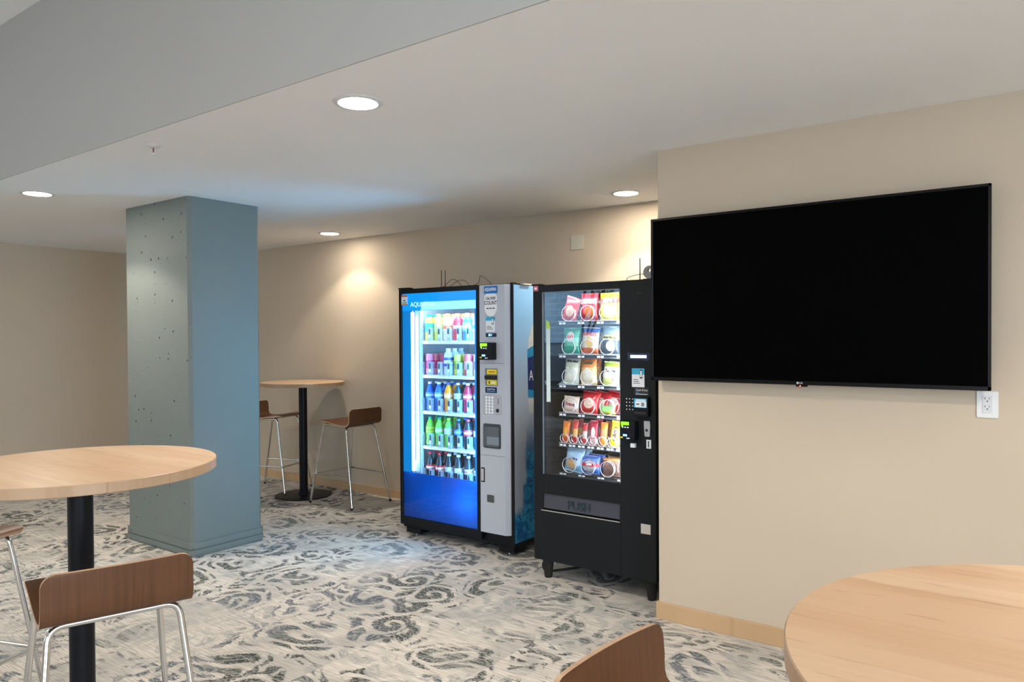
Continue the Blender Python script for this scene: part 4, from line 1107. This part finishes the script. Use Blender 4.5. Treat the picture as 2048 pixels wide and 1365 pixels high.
make_bag('snack_bag', 'red bag with a pale oval, standing in the middle of the fourth tray', 'snack bag', .125, .135, .05, rb, (-2.240, FY, TZ[3]+.004), tilt=4, lean=14, grp=G4)
for k in range(3):
    make_bag('snack_bag', 'red bag with white stripe, %s behind the middle red bag, fourth tray' % ('leaning just', 'second one leaning', 'third one leaning')[k], 'snack bag', .125, .135, .03, rb, (-2.215+.062*k, FY+.055+.045*k, TZ[3]+.008), tilt=8+6*k, lean=24, grp=G4)
make_bag('snack_bag', 'low green chewing gum pack behind a coil, right of the fourth tray', 'snack pack', .105, .050, .04, bag_mat('green_pack', P(130, 190, 120), P(140, 200, 110), P(215, 200, 90), None), (-2.112, FY, TZ[3]+.006), grp=G4)
def bar(lb, x, w, h, c1, c2, c3, ell=None, tilt=0, word=None, wc=None, ws=.02, wrot=0, extra=1, z2=.25):
    make_bag('candy_bar', lb, 'candy bar', w, h, .022, bag_mat('bar_'+str(int(-x*1000)), c1, c2, c3, ell, .5, .5, .25, z2=z2), (x, FY-.006, TZ[4]+.004), tilt=tilt, lean=6, word=word, wsize=ws, wz=.5, wcol=wc, grp=G5, extra=extra, wrot=wrot, wsx=.9)
bar('orange peanut cup pack at the left end of fifth tray', -2.402, .050, .130, P(240, 130, 30), P(235, 110, 25), P(215, 90, 25), P(245, 190, 40), 3)
bar('slim red and orange candy bar, second on the fifth tray', -2.335, .034, .142, P(215, 60, 45), P(235, 170, 90), P(200, 30, 60), None, 2)
bar('narrow red and white candy bar, third on the fifth tray', -2.268, .032, .125, P(210, 40, 60), P(225, 205, 200), P(205, 45, 60), None, 2)
bar('wide crimson and white wafer bar, fourth on the fifth tray', -2.206, .054, .146, P(200, 30, 65), P(205, 60, 80), P(225, 190, 195), P(240, 225, 225), 0)
bar('orange crunchy bar with flared top, fifth on the fifth tray', -2.140, .046, .138, P(245, 150, 60), P(240, 140, 60), P(240, 160, 60), P(215, 160, 130), 2)
bar('yellow chocolate candy bag with large brown letters, right end of the fifth tray', -2.066, .066, .152, P(235, 200, 50), P(230, 195, 60), P(240, 195, 30), P(225, 215, 190), 5, "m&m's", simple('brown_name', P(80, 50, 35), .5), .034, PI/2, 1, z2=.12)
make_bag('snack_bag', 'pale blue cookie bag, left of the bottom tray', 'snack bag', .130, .150, .05, bag_mat('pale_blue_cookie_bag', P(165, 205, 235), P(190, 215, 240), P(130, 190, 225), P(220, 180, 130), .42, .32, .24), (-2.350, FY, TZ[5]+.004), tilt=7, word='cookies', wsize=.022, wz=.56, wcol=simple('navy_name', P(50, 60, 120), .5), grp=G6, extra=2)
make_bag('snack_bag', 'blue cookie bag with a red name band, middle of the bottom tray', 'snack bag', .130, .110, .05, bag_mat('blue_cookie_bag', P(80, 120, 210), P(90, 130, 215), P(60, 110, 200), P(200, 205, 215), .5, .40, .36), (-2.228, FY, TZ[5]+.004), word='CHIPS', wsize=.016, wz=.52, grp=G6, extra=1, band=(.42, .60, simple('red_name_band_b', P(205, 45, 60), .4)))
make_bag('snack_bag', 'brown wafer pack with blue ends, right of the bottom tray', 'snack pack', .118, .104, .03, bag_mat('wafer_pack', P(215, 150, 90), P(120, 90, 80), P(110, 80, 75), P(95, 70, 62), .6, .45, .34, z1=.88), (-2.088, FY, TZ[5]+.004), grp=G6, extra=1)

# ---------------- things on top of the machines, cords
def antenna(lb, x, y, z, h):
    t = thing('antenna', lb, 'antenna', (x, y, z), 'modem antennas on the vending machines')
    MB().lathe([(.015, 0), (.015, .003), (.006, .008), (.004, .016)], (x, y, z), 16).build('magnetic_base', simple('antenna_red_base', (.45, .05, .03), .4), t)
    MB().tube([(x, y, z+.01), (x, y, z+.06), (x, y, z+h)], [.0035, .0028, .0026], 8).build('whip', M['rubber'], t)
    return t
ZT = DTOP-.003
antenna('left one of the two thin black antennas on the drinks machine', -3.600, 4.04, ZT, .125)
antenna('right one of the two thin black antennas on the drinks machine', -3.564, 4.04, ZT, .124)
def cord(name, lb, pts, r=.0022):
    # smooth through the points
    out = []
    P_ = [Vector(p) for p in pts]
    for i in range(len(P_)-1):
        p0, p1, p2, p3 = P_[max(i-1, 0)], P_[i], P_[i+1], P_[min(i+2, len(P_)-1)]
        for k in range(8):
            u = k/8
            out.append(.5*((2*p1)+(p2-p0)*u+(2*p0-5*p1+4*p2-p3)*u*u+(3*p1-p0-3*p2+p3)*u**3))
    out.append(P_[-1])
    return tag(MB().tube(out, r, 8).build(name, M['rubber'], None), lb, 'cord')
cord('antenna_cable', 'thin looping black cable beside the two antennas on the drinks machine', [(-3.596, 4.05, ZT+.004), (-3.56, 4.05, ZT+.025), (-3.52, 4.05, ZT+.050), (-3.485, 4.05, ZT+.054), (-3.44, 4.05, ZT+.025), (-3.42, 4.05, ZT+.003)], .0018)
cord('antenna_cable', 'thin black cable arching up beside the right antenna of the drinks machine', [(-3.56, 4.07, ZT+.004), (-3.52, 4.07, ZT+.02), (-3.47, 4.07, ZT+.044), (-3.42, 4.07, ZT+.046), (-3.385, 4.07, ZT+.028), (-3.365, 4.07, ZT+.003)], .0018)
cord('antenna_cable', 'thin black cable arched over the silver panel of the drinks machine', [(-3.31, 4.05, ZT+.003), (-3.265, 4.05, ZT+.02), (-3.25, 4.05, ZT+.064), (-3.22, 4.05, ZT+.056), (-3.18, 4.05, ZT+.030), (-3.15, 4.05, ZT+.003)], .0018)
antenna('single thin antenna on top of the black snack machine', -1.888, 3.78, KZ1-.006, .130)
cord('antenna_cable', 'thin black cable lying in a loop on the snack machine top', [(-1.85, 3.80, KZ1+.034), (-1.89, 3.80, KZ1+.036), (-1.94, 3.80, KZ1+.030), (-1.980, 3.80, KZ1+.016), (-1.965, 3.80, KZ1+.0), (-1.92, 3.80, KZ1-.003), (-1.89, 3.80, KZ1-.003)], .0016)
fx, fy, fz = -1.838, 3.80, KZ1-.006
fn = thing('round_sensor', 'small round grey disc with a hole standing on the snack machine beside the television', 'sensor', (fx, fy, fz))
mb = MB()
bm = mb.bm; n = 36
def circ(cx, cz, r, y): return [bm.verts.new((cx+r*math.cos(2*PI*i/n), y, cz+r*math.sin(2*PI*i/n))) for i in range(n)]
o1, o2 = circ(fx, fz+.050, .037, fy-.008), circ(fx, fz+.050, .037, fy+.008); i1, i2 = circ(fx, fz+.060, .0095, fy-.008), circ(fx, fz+.060, .0095, fy+.008)
for i in range(n):
    j = (i+1) % n
    bm.faces.new((o1[i], o1[j], i1[j], i1[i])); bm.faces.new((o2[i], i2[i], i2[j], o2[j])); bm.faces.new((o1[i], o2[i], o2[j], o1[j])); bm.faces.new((i1[i], i1[j], i2[j], i2[i]))
mb.build('disc', simple('grey_sensor_plastic', (.30, .30, .30), .4), fn, smooth=False)
MB().box(fx-.03, fx+.06, fy-.03, fy+.03, fz, fz+.013, .002, 1).build('stand', M['rubber'], fn)
cord('power_cord', 'black power cord coiled on the carpet under the snack machine', [(-2.60, 4.60, .20), (-2.66, 4.35, .05), (-2.66, 4.05, .03), (-2.615, 3.90, .062), (-2.60, 3.85, .045), (-2.585, 3.855, .012), (-2.54, 3.90, .008), (-2.46, 4.02, .008), (-2.40, 4.15, .008), (-2.38, 4.4, .008)], .0065)

# ------------------------------------------------------------------ outside the rear window (seen mirrored in the snack machine glass)
struct('ground_outside', MB().box(-26, 14, -40, YR-.3, -.25, -.15), simple('thin_snow_ground', (.45, .48, .50), .9, var=.3))
def brick():
    m, nt, b = new_mat('pale_brick_facade'); n = nt.nodes.new('ShaderNodeTexBrick'); (x, y, z), v = coords(nt)
    nt.links.new(comb(nt, x, z), n.inputs['Vector']); n.inputs['Scale'].default_value = .9
    n.inputs['Color1'].default_value = (.24, .42, .55, 1); n.inputs['Color2'].default_value = (.28, .46, .60, 1); n.inputs['Mortar'].default_value = (.5, .62, .72, 1)
    nt.links.new(n.outputs[0], b.inputs['Base Color']); return m
tag(MB().box(-24, -6, -26, -22, -.2, 12).build('brick_building', brick()), 'brick building across the street, mirrored in the snack machine glass', 'building')
tr = thing('bare_tree', 'bare dark tree mirrored in the glass of the snack machine', 'tree', (-10.0, -9.0, -.16))
def limb(mb, p, d, r, L_, depth):
    q = p+d*L_; mb.tube([p, (p+q)/2+Vector((random.uniform(-.05, .05), random.uniform(-.05, .05), 0))*L_, q], [r, r*.8, r*.6], 6)
    if depth == 0: return
    for _ in range(3):
        nd = (d+Vector((random.uniform(-.7, .7), random.uniform(-.7, .7), random.uniform(-.1, .5)))).normalized()
        limb(mb, q, nd, r*.6, L_*.72, depth-1)
mb = MB(); limb(mb, Vector((-10.0, -9.0, -.16)), Vector((.1, 0, 1)).normalized(), .07, 1.3, 4)
mb.build('trunk_and_branches', simple('bark', (.015, .015, .018), .9), tr)
car = thing('parked_car', 'dark parked car outside, mirrored in the snack machine glass', 'car', (-12.5, -13.0, -.15))
cp_ = [(-2.2, .25), (-2.25, .75), (-1.9, .92), (-1.2, 1.0), (-.6, 1.45), (.8, 1.47), (1.5, 1.02), (2.15, .92), (2.25, .6), (2.2, .25)]
MB().prism([(-12.5+a, -.15+b) for a, b in cp_], 'y', -13.9, -12.1).build('car_body', simple('car_paint', (.03, .05, .07), .3), car)
for xx in (-13.9, -11.1):
    for yy in (-13.92, -12.25): MB().lathe([(.32, 0), (.32, .2)], (xx, yy, .17), 20, axis='y').build('wheel', M['rubber'], car)
MB().prism([(-12.5-1.0, .88), (-12.5-.55, 1.24), (-12.5+.75, 1.25), (-12.5+1.25, .88)], 'y', -12.1, -12.09).build('side_windows', simple('car_glass', (.10, .16, .20), .1), car)
